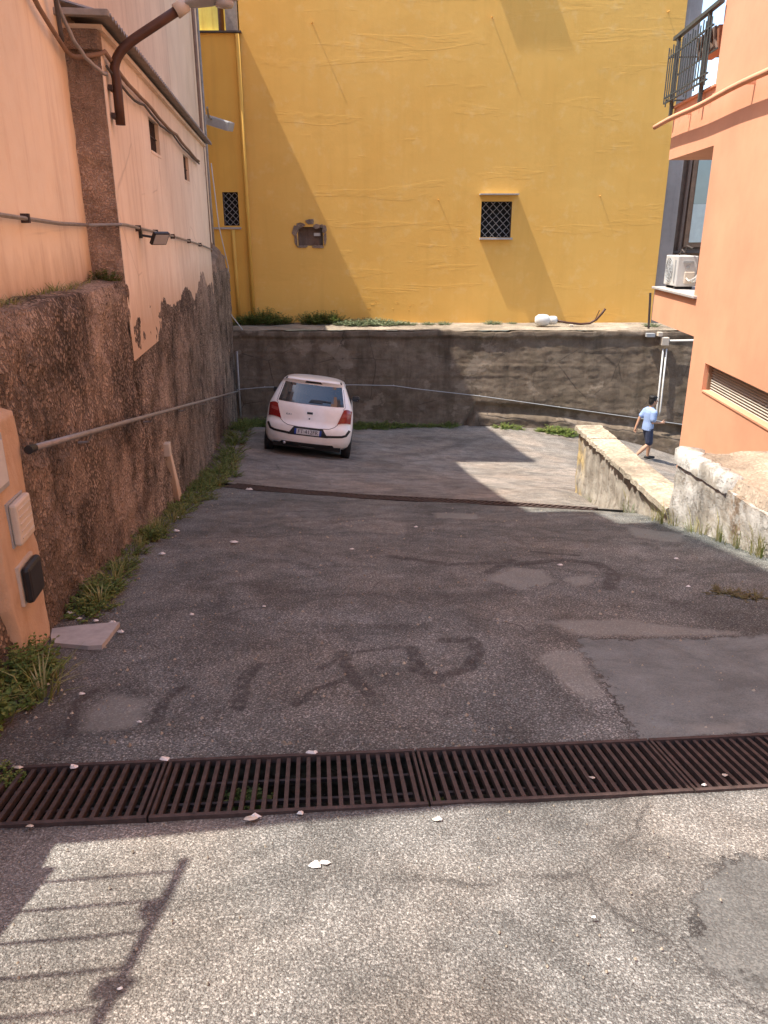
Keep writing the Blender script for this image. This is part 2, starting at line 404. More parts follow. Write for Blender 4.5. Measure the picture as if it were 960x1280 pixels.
def yellow_mat():
    n = NB('yellow_stucco')
    a = n.noise(.5, 5, .6)
    col = n.mix(n.ramp(a, [(.3, 0), (.7, 1)]), (.76, .415, .092), (.81, .47, .12))
    st = n.ramp(n.noise(1.0, 5, .6, n.map((3, 3, .3))), [(.5, 0), (.75, 1)])
    col = n.mix(n.math('MULTIPLY', st, .36), col, (.64, .345, .075))
    blot = n.ramp(n.noise(3.5, 5, .6), [(.55, 0), (.75, 1)])
    col = n.mix(n.math('MULTIPLY', blot, .42), col, (.84, .57, .23))
    pat = n.ramp(n.noise(.32, 6, .62, n.map((1, 1, 1.7))), [(.50, 0), (.53, 1)])
    col = n.mix(n.math('MULTIPLY', pat, .16), col, (.66, .37, .085))
    rid = n.noise(1.0, 4, .6, n.map((.35, .35, 2.2)), .4)
    nr = n.bump(n.ramp(rid, [(.56, 0), (.62, 1), (.70, .2)], True), .0016, .8)
    nr = n.bump(n.noise(1.6, 4, .5), .008, .6, nr)
    nr = n.bump(n.noise(7, 4, .6), .0030, .8, nr)
    nr = n.bump(n.noise(60, 3, .5), .0004, .8, nr)
    return n.done(col, nr, .92)
MT['yellow'] = yellow_mat()
def yellow_plain():
    n = NB('smooth_yellow_paint')
    col = n.mix(n.ramp(n.noise(.8, 5), [(.3, 0), (.7, 1)]), (.66, .36, .07), (.74, .43, .09))
    st = n.ramp(n.noise(1.0, 5, .6, n.map((4, 4, .25))), [(.5, 0), (.75, 1)])
    col = n.mix(n.math('MULTIPLY', st, .4), col, (.48, .27, .07))
    return n.done(col, n.bump(n.noise(9, 4), .002, .6), .85)
MT['yellowp'] = yellow_plain()
MT['yellowfar'] = plaster('lemon_plaster', (.70, .58, .13), (.74, .62, .17), (.58, .44, .10), .5, .003, (.40, .20, .04), .3)

def whitewash():
    n = NB('whitewashed_concrete')
    fine = n.noise(30, 5, .7)
    col = n.mix(fine, (.34, .305, .25), (.46, .42, .355))
    wash = n.math('MULTIPLY', n.ramp(n.noise(2.3, 6, .7), [(.42, 0), (.55, 1)]), n.attr('wash'))
    col = n.mix(wash, col, (.60, .58, .53))
    och = n.math('MULTIPLY', n.ramp(n.noise(3, 5, .7), [(.40, 0), (.55, 1)]), n.attr('ochre'))
    col = n.mix(och, col, (.62, .46, .20))
    hole = n.ramp(n.noise(9, 6, .76), [(.52, 0), (.66, 1)])
    col = n.mix(n.math('MULTIPLY', hole, .6), col, (.26, .21, .155))
    brk = n.math('MULTIPLY', n.ramp(n.noise(5, 5, .7), [(.45, 0), (.55, 1)]), n.attr('broken'))
    col = n.mix(brk, col, (.30, .22, .15))
    streak = n.ramp(n.noise(1.0, 6, .65, n.map((5, 5, .6))), [(.42, 1), (.7, .58)])
    col = n.mix(1.0, col, streak, 'MULTIPLY')
    nr = n.bump(n.math('ADD', n.math('MULTIPLY', hole, -1.0), fine), .012, .9)
    nr = n.bump(n.noise(4, 5, .6), .03, .6, nr)
    return n.done(col, nr, .95)
MT['wash'] = whitewash()
MT['cap'] = rubble('cap_stone', (.42, .365, .275), (.52, .46, .36), (.22, .17, .12), 22, 0, .005, .3)
MT['brokencap'] = rubble('broken_screed', (.34, .27, .20), (.45, .37, .275), (.18, .135, .095), 30, 0, .006, .2, .15)

# ------------------------------------------------------------------ mesh builder
class MB:
    def __init__(s): s.v = []; s.f = []; s.sm = False; s.at = {}
    def add(s, vs, fs):
        o = len(s.v); s.v.extend([tuple(map(float, p)) for p in vs]); s.f.extend([tuple(i + o for i in f) for f in fs]); return s
    def hexa(s, p):      # 8 corners: bottom ring 0-3, top ring 4-7
        return s.add(p, [(3, 2, 1, 0), (4, 5, 6, 7), (0, 1, 5, 4), (1, 2, 6, 5), (2, 3, 7, 6), (3, 0, 4, 7)])
    def box(s, a, b):
        (x0, y0, z0), (x1, y1, z1) = a, b
        return s.hexa([(x0, y0, z0), (x1, y0, z0), (x1, y1, z0), (x0, y1, z0), (x0, y0, z1), (x1, y0, z1), (x1, y1, z1), (x0, y1, z1)])
    def wbox(s, fn, Y0, Y1, z0, z1, o0, o1):   # a box in the frame of a side wall
        lo, hi = min(o0, o1), max(o0, o1)
        q = [fn(Y0, z, o) for z in (z0, z1) for o in (lo,)] 
        P = lambda Y, z, o: fn(Y, z, o)
        return s.hexa([P(Y0, z0, lo), P(Y0, z0, hi), P(Y1, z0, hi), P(Y1, z0, lo), P(Y0, z1, lo), P(Y0, z1, hi), P(Y1, z1, hi), P(Y1, z1, lo)])
    def tube(s, pts, r, n=8, cap=True):
        pts = [Vector(p) for p in pts]; rs = r if isinstance(r, (list, tuple)) else [r] * len(pts)
        rings = []; up = None
        for i, p in enumerate(pts):
            t = (pts[min(i + 1, len(pts) - 1)] - pts[max(i - 1, 0)]).normalized()
            if up is None:
                up = Vector((0, 0, 1)) if abs(t.z) < .9 else Vector((1, 0, 0))
            a = t.cross(up).normalized(); b = a.cross(t).normalized(); up = b
            rings.append([p + (a * math.cos(k * 2 * math.pi / n) + b * math.sin(k * 2 * math.pi / n)) * rs[i] for k in range(n)])
        vs = [q for rg in rings for q in rg]; fs = []
        for i in range(len(pts) - 1):
            for k in range(n):
                k2 = (k + 1) % n
                fs.append((i * n + k, i * n + k2, (i + 1) * n + k2, (i + 1) * n + k))
        if cap: fs.append(tuple(range(n - 1, -1, -1))); fs.append(tuple((len(pts) - 1) * n + k for k in range(n)))
        return s.add(vs, fs)
    def bar(s, a, b, w, h):      # square bar between two points
        a, b = Vector(a), Vector(b); t = (b - a).normalized()
        up = Vector((0, 0, 1)) if abs(t.z) < .9 else Vector((0, 1, 0))
        sx = t.cross(up).normalized() * w / 2; sz = sx.cross(t).normalized() * h / 2
        return s.hexa([a - sx - sz, a + sx - sz, b + sx - sz, b - sx - sz, a - sx + sz, a + sx + sz, b + sx + sz, b - sx + sz])
    def lathe(s, prof_, center, axis='z', n=20):
        vs = []; fs = []
        for (r, h) in prof_:
            for k in range(n):
                c_, s_ = math.cos(2 * math.pi * k / n) * r, math.sin(2 * math.pi * k / n) * r
                p = {'z': (c_, s_, h), 'x': (h, c_, s_), 'y': (c_, h, s_)}[axis]
                vs.append(tuple(center[i] + p[i] for i in range(3)))
        for i in range(len(prof_) - 1):
            for k in range(n):
                k2 = (k + 1) % n; fs.append((i * n + k, i * n + k2, (i + 1) * n + k2, (i + 1) * n + k))
        fs.append(tuple(range(n - 1, -1, -1))); fs.append(tuple((len(prof_) - 1) * n + k for k in range(n)))
        return s.add(vs, fs)
    def grid(s, P, keep=None):   # P: (n, m, 3)
        n, m = P.shape[:2]; o = len(s.v)
        s.v.extend(map(tuple, P.reshape(-1, 3).tolist()))
        for i in range(n - 1):
            for j in range(m - 1):
                if keep is not None and not keep[i, j]: continue
                a = o + i * m + j
                s.f.append((a, a + 1, a + m + 1, a + m))
        return s
    def build(s, name, mat, parent=None, smooth=False, bevel=0, local=False):
        v = np.array(s.v, float)
        if parent is None:
            base = np.array([(v[:, 0].min() + v[:, 0].max()) / 2, (v[:, 1].min() + v[:, 1].max()) / 2, v[:, 2].min()])
            loc = base + [0, 0, DZ]
        elif local:
            base = np.zeros(3); loc = np.zeros(3)
        else:
            pl = parent
            base = np.zeros(3)
            while pl is not None:
                base += np.array(pl.location); pl = pl.parent
            base -= [0, 0, DZ]; loc = np.zeros(3)
        me = bpy.data.meshes.new(name)
        me.from_pydata((v - base).tolist(), [], s.f)
        for k, arr in s.at.items():
            a = me.attributes.new(k, 'FLOAT', 'POINT'); a.data.foreach_set('value', np.asarray(arr, np.float32))
        if smooth: me.polygons.foreach_set('use_smooth', [True] * len(me.polygons))
        bm = bmesh.new(); bm.from_mesh(me); bmesh.ops.recalc_face_normals(bm, faces=bm.faces) if s.fixn else None
        if s.fixn: bm.to_mesh(me)
        bm.free(); me.update()
        o = bpy.data.objects.new(name, me); C.objects.link(o)
        o.location = loc
        if parent is not None: o.parent = parent
        me.materials.append(MT[mat] if isinstance(mat, str) else mat)
        if bevel:
            b = o.modifiers.new('bevel', 'BEVEL'); b.width = bevel; b.segments = 2; b.limit_method = 'ANGLE'
        return o
    fixn = True
def tag(o, label=None, cat=None, group=None, kind=None):
    if label: o['label'] = label
    if cat: o['category'] = cat
    if group: o['group'] = group
    if kind: o['kind'] = kind
    return o
def empty(name, loc, label, cat, group=None):
    o = bpy.data.objects.new(name, None); C.objects.link(o)
    o.location = (loc[0], loc[1], loc[2] + DZ); o.empty_display_size = .2
    return tag(o, label, cat, group)
def copy_tree(o, parent=None):
    c = o.copy(); C.objects.link(c); c.parent = parent
    for ch in o.children: copy_tree(ch, c)
    return c
def gtilt(x, y):
    e = .25
    nx = -(g(x + e, y) - g(x - e, y)) / (2 * e); ny = -(g(x, y + e) - g(x, y - e)) / (2 * e)
    return Vector((nx, ny, 1)).normalized()

# ================================================================== GROUND
# near drain: a line across the ramp, 5 degrees off the picture plane
GE = Vector((math.cos(R(5.2)), math.sin(R(5.2)), 0)); GN = Vector((-GE.y, GE.x, 0)); GO = Vector((0, 2.155, 0)); GW = .395
def gline(x, w):                        # Y of the drain's edge at x
    return GO.y + (x - GO.x) * GE.y / GE.x + w / GE.x
pL, pR = gpx(275, 609), gpx(740, 638)
FE = Vector((pR[0] - pL[0], pR[1] - pL[1], 0)).normalized(); FN = Vector((-FE.y, FE.x, 0)); FO = Vector((pL[0], pL[1], 0)); FW = .46
def fline(x, w):
    return FO.y + (x - FO.x) * FE.y / FE.x + w / FE.x

def segdist(P, a, b):
    a = np.array(a[:2]); b = np.array(b[:2]); d = b - a
    t = np.clip(((P - a) @ d) / (d @ d), 0, 1); return np.linalg.norm(P - (a + t[:, None] * d), axis=1)
def polysd(P, poly):
    poly = [np.array(q[:2]) for q in poly]; dm = np.full(len(P), 1e9); ins = np.zeros(len(P), bool)
    for i in range(len(poly)):
        a, b = poly[i], poly[(i + 1) % len(poly)]
        dm = np.minimum(dm, segdist(P, a, b))
        c_ = ((a[1] > P[:, 1]) != (b[1] > P[:, 1]))
        xx = (b[0] - a[0]) * (P[:, 1] - a[1]) / (b[1] - a[1] + 1e-12) + a[0]
        ins ^= c_ & (P[:, 0] < xx)
    return np.where(ins, dm, -dm)
def nonuni(lo, a, b, hi, st, big):
    return np.unique(np.round(np.concatenate([np.arange(lo, a, big), np.arange(a, b, st), np.arange(b, hi + .01, big)]), 4))
def ground_sheet(name, mat, xs, lo, hi, tn, painter, lab=None):
    X = np.repeat(xs[None, :], len(tn), 0)
    Y = lo(X) + (hi(X) - lo(X)) * tn[:, None]
    Z = g(X, Y)
    Z = Z + (fbm(X, Y, 1.1) - .47) * .035 + (fbm(X + 9, Y, 6.0) - .47) * .008
    m = MB(); m.fixn = False
    m.grid(np.stack([X, Y, Z], -1))
    P = np.stack([X.ravel(), Y.ravel()], -1)
    at = dict(patch=np.full(len(P), -5.0), stain=np.zeros(len(P)), pale=np.zeros(len(P)), dirt=np.zeros(len(P)))
    painter(P, at); m.at = at
    o = m.build(name, mat, None, True)
    return tag(o, kind='structure')
def near(p): return gpx(*p)[:2]
def stroke(P, pts, w):
    d = np.full(len(P), 1e9)
    q = [near(p) for p in pts]
    for a, b in zip(q[:-1], q[1:]): d = np.minimum(d, segdist(P, a, b))
    return np.exp(-(d / w) ** 2)
def wall_dirt(P, w=.35):
    xl = XL + KL * P[:, 1]
    return np.exp(-np.maximum(P[:, 0] - xl, 0) / w)
def paint_fore(P, at):
    at['patch'] = polysd(P, [near(p) for p in [(905, 1072), (875, 1110), (862, 1165), (885, 1205), (960, 1240), (1250, 1330), (1500, 1100), (1100, 1062)]])
    e = np.abs(P[:, 1] - gline(P[:, 0], 0))
    at['stain'] = .48 * np.exp(-e / .10) + .0
    at['pale'] = .45 * np.exp(-((P[:, 0] - .9) ** 2 + (P[:, 1] - 1.95) ** 2) / .05)
    for pts, w, k in [([(690, 1190), (740, 1150), (830, 1140)], .05, .35), ([(760, 1250), (860, 1235), (960, 1260)], .04, .45), ([(440, 1085), (460, 1160), (520, 1250)], .2, .22)]:
        at['stain'] = np.maximum(at['stain'], stroke(P, pts, w) * k)
def paint_ramp(P, at):
    at['patch'] = np.maximum(polysd(P, [near(p) for p in [(718, 800), (745, 840), (770, 880), (800, 930), (1300, 890), (1200, 770), (960, 795)]]), -5)
    e = np.abs(P[:, 1] - gline(P[:, 0], GW))
    st = .42 * np.exp(-e / .12)
    strokes = [([(555, 800), (590, 800), (598, 815), (585, 835), (550, 845), (520, 835)], .05, .95), ([(515, 810), (525, 835), (545, 850)], .05, .9),
               ([(320, 830), (305, 850), (298, 885)], .045, 1), ([(320, 832), (360, 825)], .03, .6), ([(370, 880), (395, 862), (425, 850)], .035, .8),
               ([(425, 815), (440, 845), (462, 868)], .045, .95), ([(400, 835), (440, 815), (500, 808)], .035, .7),
               ([(650, 705), (700, 700), (745, 705), (768, 720), (760, 735)], .07, .9), ([(610, 715), (640, 700)], .06, .8), ([(490, 695), (560, 705), (620, 703)], .08, .75),
               ([(665, 690), (720, 695)], .05, .8), ([(85, 920), (95, 880), (120, 862)], .03, .85), ([(195, 900), (205, 875), (225, 860)], .035, .95), ([(120, 862), (195, 868)], .02, .55),
               ([(560, 745), (640, 740)], .15, .45), ([(850, 870), (960, 850)], .12, .4), ([(330, 700), (420, 690)], .2, .3), ([(420, 690), (520, 675)], .1, .4)]
    for pts, w, k in strokes: st = np.maximum(st, stroke(P, pts, w) * k)
    at['stain'] = st
    pl = np.zeros(len(P))
    for poly in [[(600, 722), (640, 708), (680, 712), (700, 728), (650, 738)], [(700, 722), (740, 718), (750, 728), (715, 736)],
                 [(668, 775), (780, 772), (925, 790), (930, 796), (720, 797)], [(665, 820), (700, 812), (730, 815), (762, 872), (735, 885), (690, 850)],
                 [(100, 890), (140, 862), (190, 872), (192, 898), (160, 915), (95, 918)], [(190, 945), (250, 945), (250, 952), (190, 952)], [(850, 905), (930, 900), (940, 920), (860, 925)],
                 [(780, 655), (860, 668), (850, 680), (790, 672)], [(540, 640), (600, 642), (600, 650), (540, 648)]]:
        pl = np.maximum(pl, np.clip(.5 + polysd(P, [near(p) for p in poly]) * 5, 0, 1))
    at['pale'] = pl * .8
    at['dirt'] = .75 * wall_dirt(P, .45) + .35 * np.exp(-np.linalg.norm(P - np.array([-1.6, 3.0]), axis=1) / .6)
def paint_yard(P, at):
    at['stain'] = np.maximum(np.maximum(stroke(P, [(470, 572), (540, 565), (600, 548)], .35) * .5, stroke(P, [(345, 585), (420, 590), (520, 590)], .3) * .5),
                             stroke(P, [(375, 560), (425, 566)], .35) * .55)  # last stroke: darker strip under the car's rear
    at['pale'] = np.maximum(stroke(P, [(405, 574), (425, 577)], .12) * .9, stroke(P, [(640, 600), (700, 590)], .3) * .3)
    at['dirt'] = .9 * wall_dirt(P, .55)

ground_sheet('forecourt_pavement', 'fore', nonuni(-25, -1.9, 2.2, 25, .03, 1.2), lambda X: np.full_like(X, -30.), lambda X: gline(X, 0),
             np.unique(np.concatenate([np.linspace(0, .93, 16), np.linspace(.93, 1, 75)])), paint_fore)
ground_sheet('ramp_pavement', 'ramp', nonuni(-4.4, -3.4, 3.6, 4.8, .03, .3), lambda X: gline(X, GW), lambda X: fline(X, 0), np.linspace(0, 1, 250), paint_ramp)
ground_sheet('yard_pavement', 'yard', nonuni(-5.2, -4.2, 5.0, 13, .07, .4), lambda X: fline(X, FW), lambda X: np.full_like(X, 22.5), np.linspace(0, 1, 130), paint_yard)

# drains under the gratings
def trench(name, O, E_, N_, w, e0, e1, depth, mat):
    m = MB()
    xs = np.linspace(e0, e1, 24)
    top0 = [O + E_ * e for e in xs]; rows = []
    sec = [(-.02, -.012), (.004, -.012), (.004, -depth), (w - .004, -depth), (w - .004, -.012), (w + .02, -.012)]
    P = np.zeros((len(xs), len(sec), 3))
    for i, q in enumerate(top0):
        for j, (n_, d_) in enumerate(sec):
            p = q + N_ * n_; P[i, j] = (p.x, p.y, g(p.x, p.y) + d_)
    m.grid(P)
    return tag(m.build(name, mat, None), kind='structure')
MT['trench'] = rubble('drain_channel', (.10, .085, .06), (.16, .135, .10), (.02, .018, .014), 20, .5, .01)
trench('near_drain_channel', GO, GE, GN, GW, -2.2, 4.2, .22, 'trench')
trench('far_drain_channel', FO, FE, FN, FW, -.6, 6.0, .3, 'dark')

# near gratings: sections of iron bars, each bar a part
def grating(O, E_, N_, w, e0, e1, pitch, bw, name, label, group, single):
    mid = O + E_ * ((e0 + e1) / 2) + N_ * (w / 2)
    t = empty(name, (mid.x, mid.y, g(mid.x, mid.y)), label, 'grating', group)
    def P(e, n_, dz): p = O + E_ * e + N_ * n_; return Vector((p.x, p.y, g(p.x, p.y) + dz))
    fr = MB()
    for n_ in (.008, w - .008):
        fr.bar(P(e0 + .002, n_, -.002), P(e1 - .002, n_, -.002), .015, .03)
    for e in (e0 + .008, e1 - .008): fr.bar(P(e, .016, -.003), P(e, w - .016, -.003), .010, .026)
    fr.build('frame', 'rust', t)
    n = int(round((e1 - e0 - .03) / pitch))
    allb = MB(); proto = None
    for i in range(n):
        e = e0 + .015 + (i + .5) * (e1 - e0 - .03) / n
        if single:
            a, b = P(e, .0155, -.004), P(e, w - .0155, -.004)
            j = (random.random() - .5) * .004
            if proto is None:
                m = MB(); L = (b - a).length
                m.hexa([(-bw / 2 * .8, 0, -.018), (bw / 2 * .8, 0, -.018), (bw / 2 * .8, L, -.018), (-bw / 2 * .8, L, -.018), (-bw / 2, 0, .009), (bw / 2, 0, .009), (bw / 2, L, .009), (-bw / 2, L, .009)])
                o = m.build('bar', 'rust', t, local=True); proto = o
            else:
                o = proto.copy(); C.objects.link(o); o.parent = t
            d = (b - a).normalized()
            o.rotation_euler = d.to_track_quat('Y', 'Z').to_euler()
            q = a - Vector((mid.x, mid.y, g(mid.x, mid.y))); o.location = (q.x, q.y, q.z + j)
        else:
            allb.bar(P(e, .02, .001), P(e, w - .02, .001), bw, .02)
    if not single: tag(allb.build('bars', 'rust', t), kind='stuff')
    # bearer bars under the sections
    br = MB()
    for n_ in (w * .33, w * .67): br.bar(P(e0 + .03, n_, -.034), P(e1 - .03, n_, -.034), .012, .014)
    br.build('bearer', 'rust', t)
    return t
for i, (a, b) in enumerate([(-1.76, -.80), (-.80, .16), (.16, 1.12), (1.12, 2.08), (2.08, 3.02)]):
    grating(GO, GE, GN, GW, a + .002, b - .002, .0385, .0150, 'drain_grating', 'rusty iron bar grating section of the wide drain edged by sunlit pavement', 'sections of the wide drain grating', True)
for i in range(5):
    grating(FO, FE, FN, FW, -.02 + i * 1.06, -.02 + (i + 1) * 1.06 - .004, .082, .030, 'far_drain_grating', 'narrow rusty grating section crossing the ramp behind the parked car', 'sections of the grating behind the car', False)

# ================================================================== LEFT: rubble wall, plaster walls
def rubble_top(Y):
    Y = np.asarray(Y, float)
    a = -.40 + (fbm(Y, Y * 0, 1.4) - .47) * .10
    b = -.74 + (fbm(Y, Y * 0 + 5, 1.1) - .47) * .55
    return np.where(Y < 7.46, a, b)
Ys = np.unique(np.concatenate([np.arange(1.74, 9.2, .03), np.arange(9.2, 21.05, .06)]))
vs = np.linspace(0, 1, 96)
YY = np.repeat(Ys[None], len(vs), 0)
tp = rubble_top(Ys)[None]; bt = (g(XL + KL * Ys, Ys) - .25)[None]
ZZ = bt + (tp - bt) * vs[:, None]
off = (fbm(YY, ZZ, 1.0, 3) - .47) * .09 + (fbm(YY, ZZ + 40, 7, 4) - .47) * .05 + (fbm(YY + 3, ZZ, 24, 2) - .35) * .018
off = off + np.where(YY < 7.5, .02, 0.012) + .03 * (1 - vs[:, None]) * sstep(9, 4, YY)
edge_d = np.clip((tp - ZZ) / .12, 0, 1); off = off - .03 * (1 - edge_d)
P = np.zeros((len(vs) + 2, len(Ys), 3))
P[:-2, :, 0] = XL + KL * YY + off * .9926; P[:-2, :, 1] = YY + off * .1215; P[:-2, :, 2] = ZZ
for k_, (o_, dz) in enumerate([(-.16, .01), (-.45, .0)]):
    P[len(vs) + k_, :, 0] = XL + KL * Ys + o_ * .99; P[len(vs) + k_, :, 1] = Ys + o_ * .12; P[len(vs) + k_, :, 2] = tp[0] + dz * (1 + fbm(Ys, Ys * 0, 8))
m = MB(); m.fixn = False
m.grid(P[:, ::-1])
# return at the near end
tag(m.build('rubble_wall', 'rubble', None, True), 'long pitted brown rubble retaining wall along the ramp, weeds at its foot', 'wall')

# near tall building (peach plaster)
def bbox_wall(t, name, mat, Y0, Y1, z0, z1, off, depth, bev=0.0):
    return MB().wbox(WL, Y0, Y1, z0, z1, off - depth, off).build(name, mat, t, bevel=bev)
A = empty('peach_house', WL(4.6, -.5, -3), 'tall peach plastered house wall rising above the rubble wall', 'house')
bbox_wall(A, 'wall', 'peachA', 1.85, 7.62, -.6, 7.9, -.27, 6.5)
bbox_wall(A, 'top_storey', 'peachA', 1.85, 6.75, 7.902, 8.62, -.27, 6.5)
bbox_wall(A, 'roof_slab', 'sheet', 1.85, 6.75, 8.622, 8.72, -.25, 6.6)
bbox_wall(A, 'foundation', 'rubble', 1.79, 7.6, -2.6, -.602, -.30, 6.4)

# low lean-to block with barred windows
B = empty('lean_to_block', WL(12, -.9, -.2), 'low pale peach block with two small barred windows under a grey metal eave', 'building')
wx = [(9.82, 10.55, .92, 1.29), (12.95, 13.62, .80, 1.18)]
ys_ = sorted(set([7.5, 16.5] + [w for q in wx for w in q[:2]])); zs_ = sorted(set([-1.15, 1.62] + [w for q in wx for w in q[2:]]))
m = MB()
PG = np.array([[WL(y, z, 0.0) for y in ys_] for z in zs_])
keep = np.ones((len(zs_) - 1, len(ys_) - 1), bool)
for i in range(len(zs_) - 1):
    for j in range(len(ys_) - 1):
        for (a, b, c_, d_) in wx:
            if ys_[j] >= a - 1e-6 and ys_[j + 1] <= b + 1e-6 and zs_[i] >= c_ - 1e-6 and zs_[i + 1] <= d_ + 1e-6: keep[i, j] = False
m.fixn = False
m.grid(PG[:, ::-1], keep[:, ::-1])
m.build('wall', 'peachB', B)
MB().wbox(WL, 16.3, 16.5, -1.15, 1.62, -.3, -.004).build('end_wall', 'peachB', B)
for (a, b, c_, d_) in wx:
    w_ = MB()
    w_.wbox(WL, a - .05, b + .05, c_ - .05, d_ + .05, -.26, -.16)
    wo = w_.build('window', 'dark', B)
    fr = MB()
    fr.wbox(WL, a, b, c_ - .02, c_ + .012, -.16, .006); fr.wbox(WL, a, b, d_ - .004, d_ + .02, -.16, -.003)
    fr.wbox(WL, a - .015, a + .004, c_, d_, -.16, -.003); fr.wbox(WL, b - .004, b + .015, c_, d_, -.16, -.003)
    fr.build('reveal', 'peachB', wo)
    for k_ in range(7):
        yy = a + (k_ + .5) * (b - a) / 7
        MB().tube([WL(yy, c_ + .005, -.045), WL(yy, d_ - .002, -.045)], .008, 6).build('window_bar', 'rust', wo)
    MB().tube([WL(a, (c_ + d_) / 2, -.035), WL(b, (c_ + d_) / 2, -.035)], .007, 6).build('window_bar', 'rust', wo)
# rough bare end of the block, facing up the ramp
m = MB()
us = np.linspace(-.34, .015, 16); zz = np.linspace(-.62, 1.46, 110)
PG = np.zeros((len(zz), len(us), 3))
for i, z in enumerate(zz):
    for j, u in enumerate(us):
        dY = (fbm(u, z, 6) - .47) * .09 + (fbm(u + 5, z, 22, 3) - .45) * .03
        PG[i, j] = WL(7.40 + dY, z, u)
m.fixn = False; m.grid(PG)
m.build('bare_end', 'tufa', B, True)
MB().wbox(WL, 7.36, 7.5, 1.46, 1.615, -.34, .02).build('end_lintel', 'tufa', B, bevel=.012)
MB().wbox(WL, 7.405, 7.52, -.9, 1.45, .012, .018).build('corner_plaster', 'peachB', B)
# corrugated sheet eave
ea = MB()
ysc = np.arange(7.24, 16.62, .03); pr = []
for j, y in enumerate(ysc):
    dz = .02 * math.sin(j * math.pi / 2)
    pr.append([WL(y, 1.80 + dz, -.30), WL(y, 1.685 + dz, .16), WL(y, 1.675 + dz, .16), WL(y, 1.79 + dz, -.30)])
ea.grid(np.array(pr))
ea.build('eave_sheet', 'sheet', B)
MB().wbox(WL, 7.17, 7.24, 1.665, 1.715, -.30, .155).build('eave_end', 'sheet', B, bevel=.006)
MB().wbox(WL, 7.4, 16.5, 1.615, 1.655, -.3, .05).build('soffit', 'peachB', B)

# further tall houses behind the lean-to (their roofline draws the shadow in the yard)
Cc = empty('brown_house', WL(11, -.9, -3), 'tall brown plastered house rising behind the lean-to eave', 'house')
bbox_wall(Cc, 'wall', 'brownC', 7.63, 14.5, 1.4, 6.2, -.275, 6.2)
bbox_wall(Cc, 'roof_slab', 'sheet', 7.64, 14.49, 6.202, 6.3, -.26, 6.2)
D = empty('apricot_house', WL(18, -.9, -3), 'tall apricot plastered house at the far end above the rubble wall', 'house')
bbox_wall(D, 'wall', 'peachD', 14.502, 20.6, -1.2, 9.75, -.28, 6.2)
bbox_wall(D, 'roof_slab', 'sheet', 14.55, 20.6, 9.752, 9.9, -.26, 6.2)
bbox_wall(D, 'quoin', 'offwhite', 20.3, 20.62, -.9, 9.6, -.276, .05)
E_ = empty('setback_house', WL(22, -2.4, -4), 'set-back pale house wing beside the yellow building annex', 'house')
bbox_wall(E_, 'wall', 'peachD', 21.9, 23.5, -2.3, 7.5, -.78, 5.5)
bbox_wall(E_, 'low_wing', 'peachD', 20.62, 21.898, -2.3, 4.6, -.78, 5.5)
bbox_wall(E_, 'roof_slab', 'sheet', 21.9, 23.5, 7.502, 7.6, -.76, 5.5)
# rough bare pier at the far end of the rubble wall, below the apricot house
m = MB(); m.fixn = False
us = np.arange(16.35, 21.02, .06); zz = np.linspace(-1.3, -.05, 40)
PG = np.zeros((len(zz), len(us), 3))
for i, z in enumerate(zz):
    lim = sstep(-.05, -.35, z)
    for j, u in enumerate(us):
        PG[i, j] = WL(u, z - .5 * vnoise(u * 1.3, 3.0) * (i / 39.) ** 2, -.24 + .20 * lim + (fbm(u, z, 4) - .47) * .1)
m.grid(PG[:, ::-1]); tag(m.build('bare_masonry_course', 'tufa', None, True), 'crumbling bare masonry course under the apricot house wall', 'masonry')

# ochre pier with the boxes
m = MB(); m.fixn = False
ys2 = np.linspace(3.38, 3.93, 26); zz = np.linspace(-2.35, -.80, 60)
PG = np.zeros((len(zz), len(ys2), 3))
for i, z in enumerate(zz):
    for j, y in enumerate(ys2):
        yy = y + (fbm(z * 1.0, 3.3 if j > 12 else 8.1, 3) - .47) * .16 * (abs(j - 12.5) / 12.5) ** 2
        edge = min(1, (12.5 - abs(j - 12.5)) / 1.5) * min(1, (59 - i) / 2)
        base = .055 + .03 * (1 - (z + 2.4) / 2.0)
        PG[i, j] = WL(yy, z, base - .14 * (1 - edge) + (fbm(y, z, 5) - .47) * .02)
m.grid(PG[:, ::-1]); pier = m.build('plaster_pier', 'pierp', None, True)
tag(pier, 'ochre plastered strip on the rubble wall carrying two meter boxes', 'plaster strip')
def wall_box(name, mat, Y0, Y1, z0, z1, o0, o1, lab, cat, ribs=0, bev=.012, tilt=0):
    t = empty(name, WL((Y0 + Y1) / 2, z0, o0), lab, cat)
    MB().wbox(WL, Y0, Y1, z0, z1, o0, o1).build('housing', mat, t, bevel=bev)
    for k_ in range(ribs):
        zz_ = z0 + (z1 - z0) * (k_ + 1) / (ribs + 1)
        MB().wbox(WL, Y0 + .02, Y1 - .02, zz_ - .004, zz_ + .004, o1 - .002, o1 + .004).build('rib', mat, t)
    return t
t = wall_box('vent_box', 'offwhite', 3.58, 3.80, -1.48, -1.26, .075, .115, 'cream ribbed plastic box on the ochre plaster strip', 'utility box', 5)
MB().wbox(WL, 3.572, 3.808, -1.488, -1.252, .05, .075).build('back_plate', 'grey', t)
t = wall_box('meter_box', 'blackp', 3.55, 3.76, -1.79, -1.59, .09, .135, 'black plastic meter box low on the ochre plaster strip', 'utility box', 0, .02)
MB().wbox(WL, 3.542, 3.768, -1.798, -1.582, .05, .09).build('back_plate', 'offwhite', t)
t = wall_box('meter_cabinet', 'grey', 3.20, 3.64, -1.17, -.90, .02, .085, 'grey framed cabinet door above the cream ribbed box', 'cabinet', 0, .006)
MB().wbox(WL, 3.23, 3.61, -1.14, -.93, .085, .092).build('door', 'white', t)

